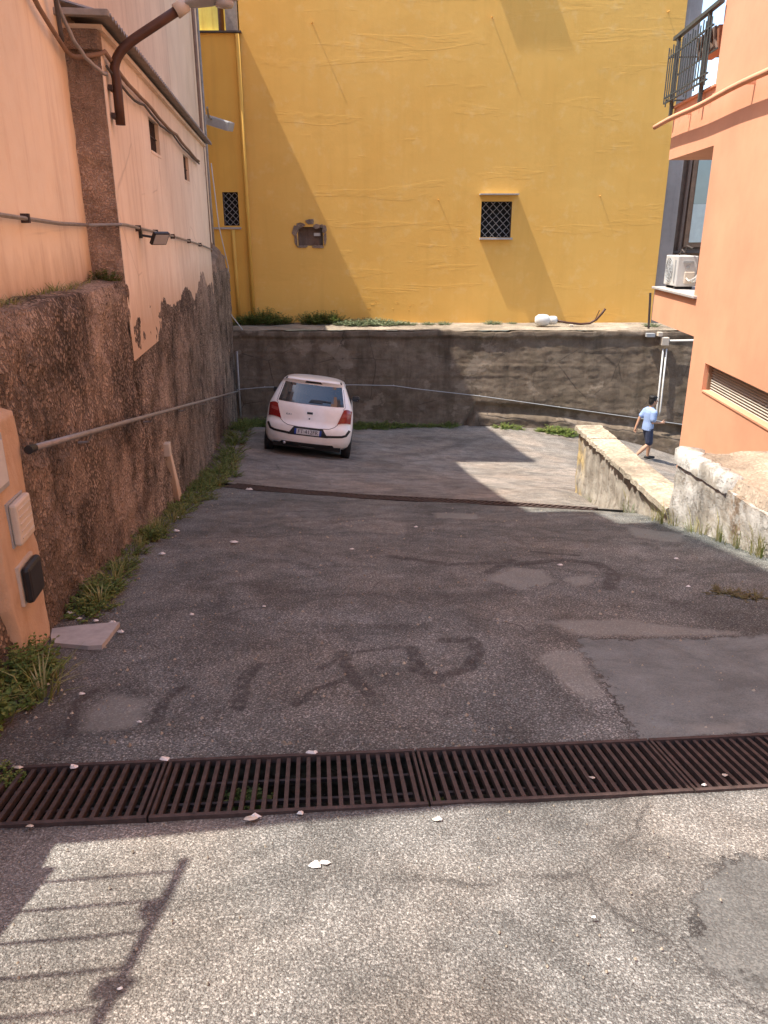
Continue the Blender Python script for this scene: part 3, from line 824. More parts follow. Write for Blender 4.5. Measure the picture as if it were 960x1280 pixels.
# slim plaster strip with small box further down the wall
t = empty('plaster_strip', WL(8.9, -3.0, .05), 'thin leaning strip of peach plaster with a small white box on the rubble wall', 'plaster strip')
m = MB(); m.hexa([WL(8.98, -3.1, -.02), WL(8.98, -3.1, .075), WL(9.22, -3.1, .075), WL(9.22, -3.1, -.02), WL(8.64, -2.28, -.02), WL(8.64, -2.28, .06), WL(8.72, -2.28, .06), WL(8.72, -2.28, -.02)])
m.build('strip', 'peachB', t, bevel=.01)
MB().wbox(WL, 8.53, 8.66, -2.40, -2.25, -.02, .085).build('switch_box', 'offwhite', t, bevel=.008)

# pipes and cables on the left
t = empty('steel_handrail', WL(12, -2.6, .1), 'sloping grey steel pipe handrail on the rubble wall', 'handrail')
hp = [WL(3.92 + i * (20.9 - 3.92) / 14, -1.06 + i * (-4.0 + 1.06) / 14, .115 + .006 * math.sin(i * 2.1)) for i in range(15)]
MB().tube(hp, .0185, 10).build('pipe', 'galv', t, True)
MB().tube([Vector(hp[0]) - Vector((0, .03, 0)), Vector(hp[0]) + Vector((-.006, .05, -.009))], .0235, 10).build('end_cap', 'blackp', t)
for i in (1, 3, 5, 7, 9, 11, 13):
    q = Vector(hp[i]); MB().tube([q + Vector((0, 0, -.02)), q + Vector((-.03, 0, -.07)), q + Vector((-.24, -.03, -.08))], .009, 6).build('bracket', 'galv', t)
t = empty('wall_conduit', WL(6, .1, .05), 'thin grey conduit clipped across the peach house and the lean-to', 'conduit')
MB().tube([WL(1.9, .165, -.235), WL(4.4, .135, -.235), WL(6.4, .085, -.235), WL(7.30, .085, -.235), WL(7.36, .09, .04), WL(7.6, .09, .035), WL(11, -.02, .035), WL(14.5, -.17, .035), WL(16.4, -.27, .035), WL(17.7, -.31, -.2)], .014, 8).build('pipe', 'galv', t)
for yy, zz_, o_ in [(3.1, .155, -.235), (4.45, .133, -.235), (5.6, .108, -.235), (8.3, .065, .035), (9.4, .03, .035), (10.8, -.015, .035), (12.6, -.085, .035), (14.2, -.155, .035)]:
    MB().wbox(WL, yy - .018, yy + .018, zz_ - .03, zz_ + .03, o_ - .045, o_ + .018).build('clip', 'rust', t)
def cable(pts, r, mat, lab, cat='cable', name='cable', n=6):
    return tag(MB().tube(pts, r, n).build(name, mat, None, True), lab, cat)
def sag(pts, dens=6, amp=.015, seed=1):
    rr = random.Random(seed); out = []
    for a, b in zip(pts[:-1], pts[1:]):
        a, b = Vector(a), Vector(b)
        for k_ in range(dens):
            t_ = k_ / dens; q = a.lerp(b, t_)
            q.z += -amp * 4 * t_ * (1 - t_) + (rr.random() - .5) * amp * .8; out.append(q)
    out.append(Vector(pts[-1])); return out
cable(sag([WL(4.0, 2.6, -.22), WL(6.4, 1.62, -.22), WL(7.28, 1.40, -.20), WL(7.42, 1.46, .05), WL(9.5, 1.38, .04), WL(12, 1.34, .04), WL(15.0, 1.24, .04)], 6, .03, 2), .020, 'brcable', 'thick brown cable bundle slung under the lean-to eave')
cable(sag([WL(7.44, 1.36, .05), WL(9.3, 1.31, .05), WL(11.5, 1.30, .05), WL(14.9, 1.19, .05)], 6, .04, 4), .013, 'cable', 'thin dark cable looping below the brown cable bundle')
cable(sag([WL(6.2, 2.6, -.2), WL(6.75, 1.95, -.2), WL(7.0, 1.7, -.19), WL(7.2, 1.42, -.1), WL(7.36, 1.28, .06)], 6, .03, 6), .017, 'galv', 'grey cable curving down round the lean-to corner')
cable(sag([WL(6.6, 2.6, -.18), WL(6.9, 1.9, -.18), WL(7.05, 1.45, -.2)], 6, .02, 7), .018, 'cable', 'dark cable dropping beside the eave corner')
cable([WL(18.6, 4.8, -.2), WL(18.6, 1.0, -.2), WL(18.7, -.6, -.2)], .035, 'brcable', 'brown downpipe on the apricot house', 'pipe', 'downpipe', 8)
cable([WL(19.6, 5.5, -.2), WL(19.6, .8, -.2), WL(19.7, -.9, -.2)], .028, 'galv', 'grey downpipe beside the pale quoin', 'pipe', 'downpipe', 8)
cable(sag([WL(17.0, .55, -.24), WL(18.6, .25, -.2)], 4, .02, 3), .012, 'cable', 'short dark cable crossing above the brown downpipe')
cable(sag([WL(16.6, .25, -.24), WL(18.5, -.05, -.2)], 4, .02, 5), .012, 'cable', 'lower short dark cable crossing to the brown downpipe')
cable([WL(19.9, 1.6, -.15), WL(20.3, .2, -.1), WL(20.6, -.8, .05), on_Y(278, 365, 21.05), on_Y(290, 395, 21.1), on_Y(303, 412, 20.9)], .014, 'white', 'white cable hanging loose at the wall corner above the terrace')
cable([WL(20.6, -2.9, .12), WL(20.75, -4.2, .10), WL(20.8, -5.0, .10)], .03, 'galv', 'short grey pipe standing in the corner beside the car', 'pipe', 'corner_pipe', 8)
# plaster crack strip on the lean-to
# street lamp on its curved arm
t = empty('bracket_street_lamp', WL(7.66, .94, .07), 'street lamp on a curved brown steel arm bolted to the lean-to corner', 'street lamp')
p0 = Vector(WL(7.66, .93, .075)); p1 = Vector(WL(7.66, 1.30, .08)); q1 = Vector(on_Y(172, 46, 7.72)); q2 = Vector(on_Y(222, 13, 7.8)); q3 = Vector(on_Y(256, -8, 7.85))
arm = [p0, p0.lerp(p1, .5), p1]
ctl = Vector(on_Y(135, 70, 7.68))
for k_ in range(1, 9):
    u = k_ / 8; arm.append(p1.lerp(ctl, u).lerp(ctl.lerp(q1, u), u))
arm += [q1.lerp(q2, .5), q2]
MB().tube(arm, .042, 14).build('arm', 'rust2', t, True)
dirv = (q2 - q1).normalized()
MB().tube([q2 - dirv * .02, q2 + dirv * .10], [.06, .055], 14).build('collar', 'offwhite', t, True)
hd = MB(); h0 = q2 + dirv * .09
ring = [(0, .055), (.05, .10), (.2, .14), (.42, .14), (.55, .09), (.6, .03)]
side = Vector((0, 1, 0)); upv = side.cross(dirv).normalized() * -1
flat = Vector((1, .1, .22)).normalized(); upf = Vector((-.22, 0, 1)).normalized()
rows = []
for (d_, w_) in ring:
    rows.append([h0 + flat * d_ + side * (math.cos(a_) * w_) + upf * (math.sin(a_) * w_ * (.55 if math.sin(a_) > 0 else .3)) for a_ in [k_ * math.pi / 8 for k_ in range(17)]])
hd.grid(np.array([[tuple(v_) for v_ in r_] for r_ in rows]))
hd.build('head', 'grey', t, True)
MB().lathe([(.02, -.055), (.075, -.05), (.085, -.02), (.08, 0)], tuple(h0 + flat * .33 - upf * .03), 'z', 14).build('lens', 'lens', t, True)
for zz_ in (1.0, 1.22):
    MB().wbox(WL, 7.58, 7.74, zz_ - .02, zz_ + .02, .015, .05).build('bracket', 'rust', t)
# black floodlight on the lean-to
t = empty('floodlight', WL(8.6, -.05, .05), 'small black floodlight below the conduit on the lean-to wall', 'floodlight')
MB().wbox(WL, 8.44, 8.50, -.03, .06, .0, .03).build('wall_plate', 'blackp', t)
MB().tube([WL(8.47, .0, .02), WL(8.5, -.02, .14)], .014, 6).build('bracket', 'blackp', t)
m = MB(); a = Vector(WL(8.50, -.03, .20)); ux = Vector((.55, .8, 0)).normalized(); uy = Vector((.35, -.25, .62)).normalized(); uz = ux.cross(uy).normalized()
def orient_box(a, ux, uy, uz, hx, hy, hz):
    m = MB(); cs = []
    for z_ in (-1, 1):
        for (x_, y_) in ((-1, -1), (1, -1), (1, 1), (-1, 1)): cs.append(a + ux * hx * x_ + uy * hy * y_ + uz * hz * z_)
    return m.hexa(cs)
orient_box(a, ux, uy, uz, .10, .07, .02).build('housing', 'blackp', t, bevel=.008)
orient_box(a + uz * .021, ux, uy, uz, .085, .055, .003).build('lens', 'lens', t)
# grey floodlight on the corner of the far house
t = empty('wall_lamp', on_Y(268, 155, 22.0), 'grey weathered floodlight jutting from the far corner over the yellow annex', 'floodlight')
a = Vector(on_Y(274, 154, 22.0))
MB().tube([Vector(WL(20.5, float(a.z) + .15, -.2)), a + Vector((-.2, -.3, .1)), a + Vector((-.1, 0, .05))], .025, 8).build('arm', 'galv', t)
orient_box(a, Vector((.93, -.2, -.28)).normalized(), Vector((.2, .98, .05)).normalized(), Vector((.28, -.1, .95)).normalized(), .34, .20, .11).build('housing', 'grey', t, bevel=.03)
orient_box(a + Vector((-.02, -.09, -.11)), Vector((.93, -.2, -.28)).normalized(), Vector((.2, .98, .05)).normalized(), Vector((.28, -.1, .95)).normalized(), .30, .12, .01).build('lens', 'lens', t)

# ================================================================== FAR END: concrete retaining wall, terrace
RYw = 21.0
xs = np.arange(-4.6, 13.01, .04); vs = np.linspace(0, 1, 90)
def plinth_z(x): return np.interp(x, [-5, 1.5, 2.5, 4.5, 6.8, 8.2, 13], [-6.5, -6.5, -4.62, -4.72, -5.02, -5.25, -5.9])
XX = np.repeat(xs[None], len(vs), 0)
tp = (-2.42 + (fbm(xs, xs * 0, 1.6) - .47) * .10 + (fbm(xs, xs * 0 + 3, 9) - .47) * .03)[None]
bt = (g(xs, xs * 0 + RYw) - .4)[None]
ZZ = bt + (tp - bt) * vs[:, None]
off = (fbm(XX, ZZ * 2.2, .9, 3) - .47) * .07 + (fbm(XX, ZZ * 2.5, 6, 4) - .47) * .022 + (fbm(XX, ZZ, 14, 2) - .35) * .016 + (vnoise(XX * .33 + 3, np.floor(ZZ / .33)) - .5) * .018
pz = plinth_z(XX)
off = off + (.03 + .12 * fbm(XX, ZZ * 0, 1.2)) * sstep(0.06, -.10, ZZ - pz + (fbm(XX, ZZ, 3) - .47) * .25) - .10 * sstep(.0, .04, ZZ - pz) * sstep(.34, .22, ZZ - pz)
off = off + .07 * sstep(-.22, -.12, ZZ - tp)
P = np.zeros((len(vs) + 1, len(xs), 3))
P[:-1, :, 0] = XX; P[:-1, :, 1] = RYw - off + .13 * (ZZ + 2.9); P[:-1, :, 2] = ZZ
P[-1, :, 0] = xs; P[-1, :, 1] = RYw + .5; P[-1, :, 2] = tp[0] - .02
m = MB(); m.fixn = False; m.grid(P)
tag(m.build('concrete_retaining_wall', 'conc', None, True), 'weathered dark concrete retaining wall below the yellow building, behind the car', 'wall')
m = MB(); m.fixn = False
xs = np.arange(-5.2, 13.01, .15); yy = np.linspace(21.08, 23.4, 14)
X, Y = np.meshgrid(xs, yy); Z = -2.405 + (fbm(X, Y, 1.5) - .47) * .05
m.grid(np.stack([X, Y, Z], -1)); tag(m.build('upper_terrace', 'ledge', None, True), kind='structure')

# cable and pipes on the retaining wall
t = empty('wall_wire', (2, RYw - .2, -4.0), 'thin pale wire strung along the concrete retaining wall', 'wire')
def on_lean(x, y, gap):
    Y_ = RYw
    for _ in range(6): Y_ = RYw + .13 * (on_Y(x, y, Y_)[2] + 2.9) - gap
    return on_Y(x, y, Y_)
pts = [on_lean(x, y, .15) for x, y in [(296, 487), (330, 484), (440, 481), (492, 482), (520, 486), (600, 495), (700, 509), (800, 523), (870, 533)]]
MB().tube(pts, .011, 6).build('wire', 'grey', t)
for q in (pts[1], pts[3], pts[5], pts[6], pts[7]):
    MB().tube([Vector(q), Vector(q) + Vector((0, .16, -.01))], .01, 5).build('hook', 'galv', t)
t = empty('white_conduit_pair', on_Y(824, 520, RYw - .12), 'pair of white plastic conduits running down the concrete wall to a grey box', 'conduit')
a0, a1 = on_lean(829, 436, .13), on_lean(821, 514, .16)
for dx in (0, .09):
    MB().tube([(a0[0] + dx, a0[1], a0[2]), (a1[0] + dx, a1[1], a1[2]), (a1[0] + dx - .02, a1[1] + .02, a1[2] - .12)], .022, 8).build('pipe', 'white', t, True)
b0 = on_Y(831, 427, RYw - .14)
MB().box((b0[0] - .10, b0[1] - .06, b0[2] - .10), (b0[0] + .10, b0[1] + .10, b0[2] + .11)).build('junction_box', 'offwhite', t, bevel=.012)
b1 = on_Y(825, 418, RYw - .14)
MB().box((b1[0] - .06, b1[1] - .05, b1[2] - .05), (b1[0] + .06, b1[1] + .1, b1[2] + .06)).build('junction_box', 'offwhite', t, bevel=.01)
MB().tube([(b0[0] + .09, b0[1], b0[2] + .02), (b0[0] + 2.2, b0[1], b0[2] + .05)], .03, 8).build('pipe', 'white', t, True)
b2 = on_Y(814, 419, RYw - .13)
tag(MB().box((b2[0] - .13, b2[1] - .03, b2[2] - .05), (b2[0] + .1, b2[1] + .1, b2[2] + .05)).build('wall_plate', 'grey', None, bevel=.01), 'small flat grey plate on the wall top beside the conduit boxes', 'plate')
q0, q1 = on_Y(813, 366, 21.5), on_Y(811, 408, 21.5)
tag(MB().tube([q0, (q1[0], q1[1], -2.42)], .03, 6).build('iron_stake', 'rust', None), 'short rusty iron stake standing on the terrace by the orange building', 'stake')

# fallen lamp on the terrace
fl = on_Y(684, 400, 22.0); fz = -2.36
t = empty('discarded_lamp', (fl[0], 22.0, fz), 'discarded white globe lamp with bent brown arm lying on the terrace', 'lamp')
prf = [(.0, -.34), (.10, -.33), (.155, -.25), (.165, -.12), (.15, .0), (.11, .05), (.10, .06), (.115, .075), (.115, .2), (.10, .26), (.04, .28)]
MB().lathe(prf, (fl[0], 22.0, fz + .13), 'x', 22).build('globe', 'white', t, True)
s0 = Vector((fl[0] + .26, 22.0, fz + .12))
arm = [s0, s0 + Vector((.3, .02, -.06)), s0 + Vector((.7, .05, -.10)), s0 + Vector((.95, .05, -.08)), s0 + Vector((1.12, .04, .02)), s0 + Vector((1.25, .03, .18)), s0 + Vector((1.34, .02, .32))]
MB().tube(arm, .032, 10).build('arm', 'rust2', t, True)
MB().tube([s0 + Vector((1.08, .0, .03)), s0 + Vector((1.17, -.02, .28))], .012, 6).build('stay', 'rust2', t)
MB().box((fl[0] + .62, 21.9, fz - .04), (fl[0] + .72, 22.0, fz + .02)).build('broken_clamp', 'offwhite', t, bevel=.01)

# ================================================================== YELLOW BUILDING
YW = 23.0
Yb = empty('yellow_building', (2, 24, -2.4), 'large yellow stuccoed building wall with small caged windows', 'building')
holes = [(2.71, 3.56, -.06, .88), (-2.42, -1.72, -.28, .22)]
xs = sorted(set(np.round(np.concatenate([np.linspace(-3.75, 7.79, 24), [h for q in holes for h in q[:2]]]), 3)))
zs = sorted(set(np.round(np.concatenate([np.linspace(-2.6, 11, 20), [h for q in holes for h in q[2:]]]), 3)))
def holed(xs, zs, holes, Y):
    PG = np.array([[(x, Y, z) for x in xs] for z in zs]); keep = np.ones((len(zs) - 1, len(xs) - 1), bool)
    for i in range(len(zs) - 1):
        for j in range(len(xs) - 1):
            for (a, b, c_, d_) in holes:
                if xs[j] >= a - 1e-3 and xs[j + 1] <= b + 1e-3 and zs[i] >= c_ - 1e-3 and zs[i + 1] <= d_ + 1e-3: keep[i, j] = False
    m = MB(); m.fixn = False; m.grid(PG, keep); return m
holed(xs, zs, holes, YW).build('wall', 'yellow', Yb)
m = MB(); m.box((-3.745, YW + .4, -2.6), (7.785, 32, 10.99)); m.build('core', 'yellowp', Yb)
m = MB(); m.box((-3.75, YW + .002, -2.6), (-3.70, YW + .4, 10.99)); m.box((7.74, YW + .002, -2.6), (7.79, YW + .4, 10.99)); m.box((-3.7, YW + .002, 10.9), (7.74, YW + .4, 10.99)); m.build('side_return', 'yellow', Yb)
def mesh_window(t, a, b, c_, d_, Y, depth, pitch, wire, name='window'):
    m = MB(); m.box((a - .04, Y + depth, c_ - .04), (b + .04, Y + depth + .05, d_ + .04)); w_ = m.build(name, 'dark', t)
    m = MB()
    m.box((a - .03, Y + .004, c_ - .03), (a, Y + depth, d_ + .03)); m.box((b, Y + .004, c_ - .03), (b + .03, Y + depth, d_ + .03))
    m.box((a, Y + .004, c_ - .03), (b, Y + depth, c_)); m.box((a, Y + .004, d_), (b, Y + depth, d_ + .03))
    m.build('reveal', 'dullbrown', w_)
    # diamond mesh
    m = MB(); wd, ht = b - a, d_ - c_
    k_ = -ht
    while k_ < wd:
        for sgn in (1, -1):
            u0 = max(0, k_); u1 = min(wd, k_ + ht)
            if u1 - u0 < .03: continue
            z0_, z1_ = u0 - k_, u1 - k_
            if sgn < 0: z0_, z1_ = ht - z0_, ht - z1_
            m.tube([(a + u0, Y + .055 + .008 * sgn, c_ + z0_), (a + u1, Y + .055 + .008 * sgn, c_ + z1_)], .009, 5)
        k_ += pitch
    m.build('wire_mesh', wire, w_)
    m = MB()
    for p_, q_ in (((a, c_), (b, c_)), ((b, c_), (b, d_)), ((b, d_), (a, d_)), ((a, d_), (a, c_))):
        m.bar((p_[0], Y + .05, p_[1]), (q_[0], Y + .05, q_[1]), .025, .025)
    m.build('mesh_frame', 'rust', w_)
    return w_
mesh_window(Yb, 2.71, 3.56, -.06, .88, YW, .28, .2, 'galv')
MB().box((2.64, YW - .29, 1.045), (3.70, YW + .05, 1.075)).build('window_canopy', 'slab', Yb)
MB().box((2.69, YW - .135, -.115), (3.60, YW + .05, -.065)).build('window_sill', 'slab', Yb)
# ragged hole
w_ = MB().box((-2.5, YW + .22, -.36), (-1.64, YW + .3, .32)).build('broken_window', 'dullbrown', Yb)
m = MB(); rr = random.Random(5)
def chunk(m, c0, sx, sz, dep, rr):
    n_ = 7; fr = []; bk = []
    for k_ in range(n_):
        a_ = 2 * math.pi * k_ / n_; r_ = .7 + .5 * rr.random()
        fr.append((c0[0] + math.cos(a_) * sx * r_ * .85, c0[1] - dep * (.7 + .5 * rr.random()), c0[2] + math.sin(a_) * sz * r_ * .85)); bk.append((c0[0] + math.cos(a_) * sx * r_, c0[1] + .06, c0[2] + math.sin(a_) * sz * r_))
    m.add(fr + bk, [tuple(range(n_))] + [(k_, (k_ + 1) % n_, n_ + (k_ + 1) % n_, n_ + k_) for k_ in range(n_)])
for (x, z, sx, sz) in [(-2.50, .12, .10, .15), (-2.32, .27, .15, .09), (-2.08, .36, .16, .08), (-1.88, .24, .16, .08), (-1.68, .14, .08, .14), (-1.66, -.10, .06, .2), (-2.48, -.14, .06, .2), (-2.3, -.31, .2, .045), (-1.9, -.31, .22, .045), (-2.42, .22, .08, .07), (-1.75, .24, .06, .06)]:
    m2 = MB(); chunk(m2, (x, YW, z), sx, sz, .035, rr); m2.build('broken_edge', 'tufa', w_)
MB().box((-1.98, YW + .1, -.02), (-1.8, YW + .12, .06)).build('torn_scrap', 'white', w_)
# pegs and the ledge higher up
for x, y in [(390, 29), (615, 22), (548, 250), (750, 245), (835, 15)]:
    p = on_Y(x, y, YW); L_ = .13 if y < 40 else .07
    MB().tube([(p[0], YW + .02, p[2]), (p[0] + .005, YW - L_, p[2])], .014, 6).build('peg', 'yellow', Yb)
MB().box((.35 + 1.6, YW - .23, 7.85), (.35 + 3.05, YW + .02, 7.9)).build('window_canopy', 'slab', Yb)
rr = random.Random(12)
for k_ in range(26):
    x = -.45 + 1.75 * rr.random(); z = -2.02 + .28 * rr.random() - .12 * abs(x - .3)
    m2 = MB(); chunk(m2, (x, YW + .055, z), .05 + .12 * rr.random(), .02 + .04 * rr.random(), .051, rr); m2.build('peeling_render', 'yellow', Yb)
# painted downpipes and low annex
m = MB(); m.box((-4.78, YW - .02, -2.6), (-3.755, YW + 3, 4.93))
Holes2 = [(-4.47, -4.04, .25, 1.12)]
Ax = empty('yellow_annex', (-4.3, 23, -2.4), 'narrow ochre-yellow annex with one caged window at the wall corner', 'building')
holed([-4.95, -4.47, -4.04, -3.752], [-2.6, .25, 1.12, 4.93], Holes2, YW - .03).build('wall', 'yellowp', Ax)
MB().box((-4.95, YW + .3, -2.6), (-3.76, YW + 3, 4.92)).build('core', 'yellowp', Ax)
mesh_window(Ax, -4.47, -4.04, .25, 1.12, YW - .03, .25, .17, 'galv')
MB().box((-4.92, YW - .09, .16), (-4.0, YW - .02, .21)).build('window_sill', 'slab', Ax)
MB().box((-5.0, YW - .12, 4.932), (-3.70, YW + 3, 4.975)).build('roof_flashing', 'cable', Ax)
MB().tube([(-3.80, YW - .09, 4.9), (-3.78, YW - .09, -2.4)], .055, 12).build('downpipe', 'yellowp', Ax, True)
MB().tube([(-4.23, YW - .08, .14), (-4.20, YW - .08, -2.4)], .05, 12).build('downpipe', 'yellowp', Ax, True)
Fy = empty('lemon_house', (-6, 28, -2.4), 'lemon yellow house glimpsed above the annex roof', 'house')
MB().box((-9, 27.5, -2.4), (-3.9, 33, 12)).build('wall', 'yellowfar', Fy)
MB().box((-9, 27.4, 5.75), (-3.9, 27.495, 5.95)).build('string_course', 'yellowfar', Fy)
MB().tube([(-5.0, 27.3, 12), (-5.0, 27.3, 3)], .09, 10).build('downpipe', 'rust2', Fy, True)
tag(MB().box((-4.12, YW + .1, 4.98), (-3.80, YW + .5, 11)).build('flue_stack', 'galv', None), 'square grey flue rising beside the yellow building edge', 'flue')
# grey end of the yellow building and the neighbour seen past the orange house
G_ = empty('grey_house', (8.6, 24, -2.4), 'grey rendered house corner with a tall brown framed window beyond the loggia', 'house')
MB().box((7.795, YW + .06, -2.6), (8.21, 31, 11)).build('wall', 'greyr', G_)
MB().box((8.212, YW + .35, -2.6), (14, 31, 3.35)).build('rear_wall', 'dullbrown', G_)
wl, wr = on_Y(861, 250, YW + .3)[0], 9.9
zt, zb = on_Y(880, 186, YW + .3)[2], on_Y(860, 309, YW + .3)[2]
w_ = MB().box((wl, YW + .27, zb), (wr, YW + .345, zt)).build('window', 'wood', G_)
zm = on_Y(870, 255, YW + .3)[2]
MB().box((wl + .13, YW + .25, zm), (wr - .1, YW + .268, zt - .28)).build('pane', 'glass2', w_)
MB().box((wl + .13, YW + .248, zb + .13), (wr - .1, YW + .268, zm - .004)).build('pane', 'lit_glass', w_)
MB().box((wl - .35, YW + .15, zb - .16), (wr, YW + .345, zb - .1)).build('sill', 'cable', w_)
MB().box((8.3, YW + .2, zt - .16), (wl - .12, YW + .345, zt - .11)).build('shelf_bracket', 'white', G_)
MB().tube([(wl - .12, YW + .28, zb - .3), (wl - .08, YW + .28, zt + .2)], .05, 8).build('drain_stack', 'dullbrown', G_)

# ================================================================== ORANGE BUILDING
O_ = empty('orange_building', WR(8, -4, 2), 'smooth orange plastered building with open corner loggia and roof terrace', 'building')
m = MB()
DP = 5.5
for (Y0, Y1, z0, z1) in [(-5, 11.50, -6, -2.085), (-5, 8.05, -2.085, -1.69), (10.87, 11.50, -2.085, -1.69), (-5, 11.50, -1.69, -1.40),
                         (-5, 13.88, -1.40, -.875), (-5, 11.74, -.875, 1.17), (-5, 13.96, 1.17, 1.93), (-5, 12.02, 1.93, 10.5)]:
    m.wbox(WR, Y0, Y1, z0, z1, 0, DP if Y1 < 12.1 else 2.6)
m.build('facade', 'orange', O_)
MB().wbox(WR, 11.60, 13.93, -.872, -.835, -.05, 2.55).build('loggia_sill', 'slab', O_, bevel=.006)
MB().tube([WR(y, 1.74 - .02 * math.sin((y - 5) * 1.1) ** 2, -.15) for y in np.linspace(3, 14.5, 30)], .038, 10).build('cornice_pipe', 'orange', O_, True)
for yy in (5.5, 8.0, 10.5, 13.0):
    MB().wbox(WR, yy - .015, yy + .015, 1.72, 1.78, -.15, .01).build('pipe_clip', 'orange', O_)
# thin projecting edge of the terrace floor above the loggia
MB().wbox(WR, 11.97, 13.98, 1.931, 1.965, -.035, 2.62).build('terrace_edge', 'orange', O_, bevel=.006)
# louvred strip window
w_ = MB().wbox(WR, 8.0, 10.9, -2.12, -1.66, .20, .24).build('strip_window', 'dark', O_)
for k_ in range(11):
    zz_ = -2.075 + (k_ + .3) * .0355
    sm = MB(); sm.hexa([WR(8.06, zz_, .10), WR(10.86, zz_, .10), WR(10.86, zz_ + .006, .10), WR(8.06, zz_ + .006, .10), WR(8.06, zz_ + .022, .15), WR(10.86, zz_ + .022, .15), WR(10.86, zz_ + .028, .15), WR(8.06, zz_ + .028, .15)])
    sm.build('slat', 'slat', w_)
MB().wbox(WR, 10.835, 10.866, -2.08, -1.695, .06, .16).build('frame', 'wood', w_)
MB().wbox(WR, 8.06, 10.83, -2.083, -2.06, -.012, .12).build('sill', 'orange', w_)
# terrace railing
t = empty('terrace_railing', WR(13, 1.95, 0), 'dark green iron railing with spiked bars on the orange building terrace', 'railing')
oR = -.07
ya, yb = 12.08, 14.22
for yy in (12.42, 13.90):
    MB().wbox(WR, yy - .025, yy + .025, 1.78, 2.93, oR - .025, oR + .025).build('post', 'green', t)
MB().bar(WR(11.96, 2.95, oR), WR(14.12, 2.95, oR), .07, .05).build('handrail', 'green', t)
for zz_, w_ in ((2.70, .03), (2.12, .03), (2.04, .03)):
    MB().bar(WR(ya, zz_, oR - .04), WR(yb, zz_, oR - .04), w_, .02).build('rail', 'green', t)
for k_ in range(18):
    yy = ya + .03 + k_ * (yb - ya - .06) / 17
    MB().tube([WR(yy, 2.0 + (.03 if k_ % 4 else -.03), oR - .055), WR(yy, 2.80 + .04 * (k_ % 2), oR - .055)], .010, 6).build('baluster', 'green', t)
for k_ in range(9):
    oo = -.03 + k_ * .24
    a_, b_ = Vector(WR(14.15, 2.02, oo)), Vector(WR(14.15, 2.82, oo))
    MB().tube([a_, b_], .010, 6).build('baluster', 'green', t)
for zz_ in (2.70, 2.08): MB().bar(WR(14.15, zz_, -.1), WR(14.15, zz_, 2.0), .03, .02).build('rail', 'green', t)
MB().bar(WR(12.1, 2.42, oR + .06), WR(14.1, 2.42, oR + .06), .02, .02).build('rail', 'green', t)
# planter hung behind the railing
t = empty('planter_box', WR(12.6, 2.45, .12), 'brown lattice planter trough hung on the terrace railing', 'planter')
m = MB(); m.hexa([WR(12.25, 2.45, .05), WR(12.25, 2.45, .22), WR(13.05, 2.45, .22), WR(13.05, 2.45, .05), WR(12.18, 2.72, .0), WR(12.18, 2.72, .28), WR(13.12, 2.72, .28), WR(13.12, 2.72, .0)])
m.build('trough', 'terra', t)
for k_ in range(5):
    y_ = 12.28 + k_ * .18
    MB().bar(WR(y_, 2.44, .035), WR(y_ + .1, 2.73, -.015), .03, .02).build('lattice_strip', 'dullbrown', t)
    MB().bar(WR(y_ + .1, 2.44, .03), WR(y_, 2.73, -.02), .03, .02).build('lattice_strip', 'dullbrown', t)
# air conditioner
t = empty('air_conditioner', WR(13.4, -.835, .27), 'white air conditioner outdoor unit standing on the loggia sill', 'air conditioner')
MB().wbox(WR, 13.08, 13.78, -.79, -.315, .10, .42).build('casing', 'white', t, bevel=.015)
m = MB(); cy, cz = 13.5, -.55
for r_ in (.06, .11, .16, .20):
    m.tube([WR(cy + math.cos(a_) * r_, cz + math.sin(a_) * r_, .088) for a_ in np.linspace(0, 2 * math.pi, 20)], .006, 4)
for a_ in np.linspace(0, math.pi, 7)[:-1]:
    m.tube([WR(cy - math.cos(a_) * .2, cz - math.sin(a_) * .2, .088), WR(cy + math.cos(a_) * .2, cz + math.sin(a_) * .2, .088)], .005, 4)
m.build('fan_grille', 'grey', t)
MB().wbox(WR, 13.16, 13.20, -.72, -.38, .086, .1).build('front_seam', 'grey', t)
a_, b_ = Vector(WR(13.075, -.70, .20)), Vector(WR(13.04, -.52, .36))
MB().wbox(WR, 13.04, 13.08, -.74, -.56, .22, .38).build('valve_cover', 'offwhite', t, bevel=.01)
MB().wbox(WR, 13.06, 13.08, -.42, -.39, .18, .34).build('handle', 'grey', t)
MB().wbox(WR, 13.065, 13.08, -.50, -.47, .25, .29).build('badge', 'grey', t)
for yy in (13.2, 13.65): MB().wbox(WR, yy - .03, yy + .03, -.835, -.79, .12, .40).build('foot', 'blackp', t)
for k_ in range(3):
    o0 = .25 + .05 * k_
    MB().tube([WR(13.04, -.66 - .03 * k_, o0), WR(12.95, -.70, o0 + .02), WR(12.80, -.62 + .1 * k_, o0 + .1), WR(12.60, -.40 + .12 * k_, o0 + .3), WR(12.2, -.30 + .1 * k_, o0 + .6)], .013, 7).build('hose', 'white', t, True)
MB().tube([WR(13.4, -.31, .2), WR(13.35, -.22, .22), WR(13.25, -.27, .24), WR(13.2, -.16, .25), WR(13.05, -.2, .3)], .012, 6).build('wire', 'cable', t)

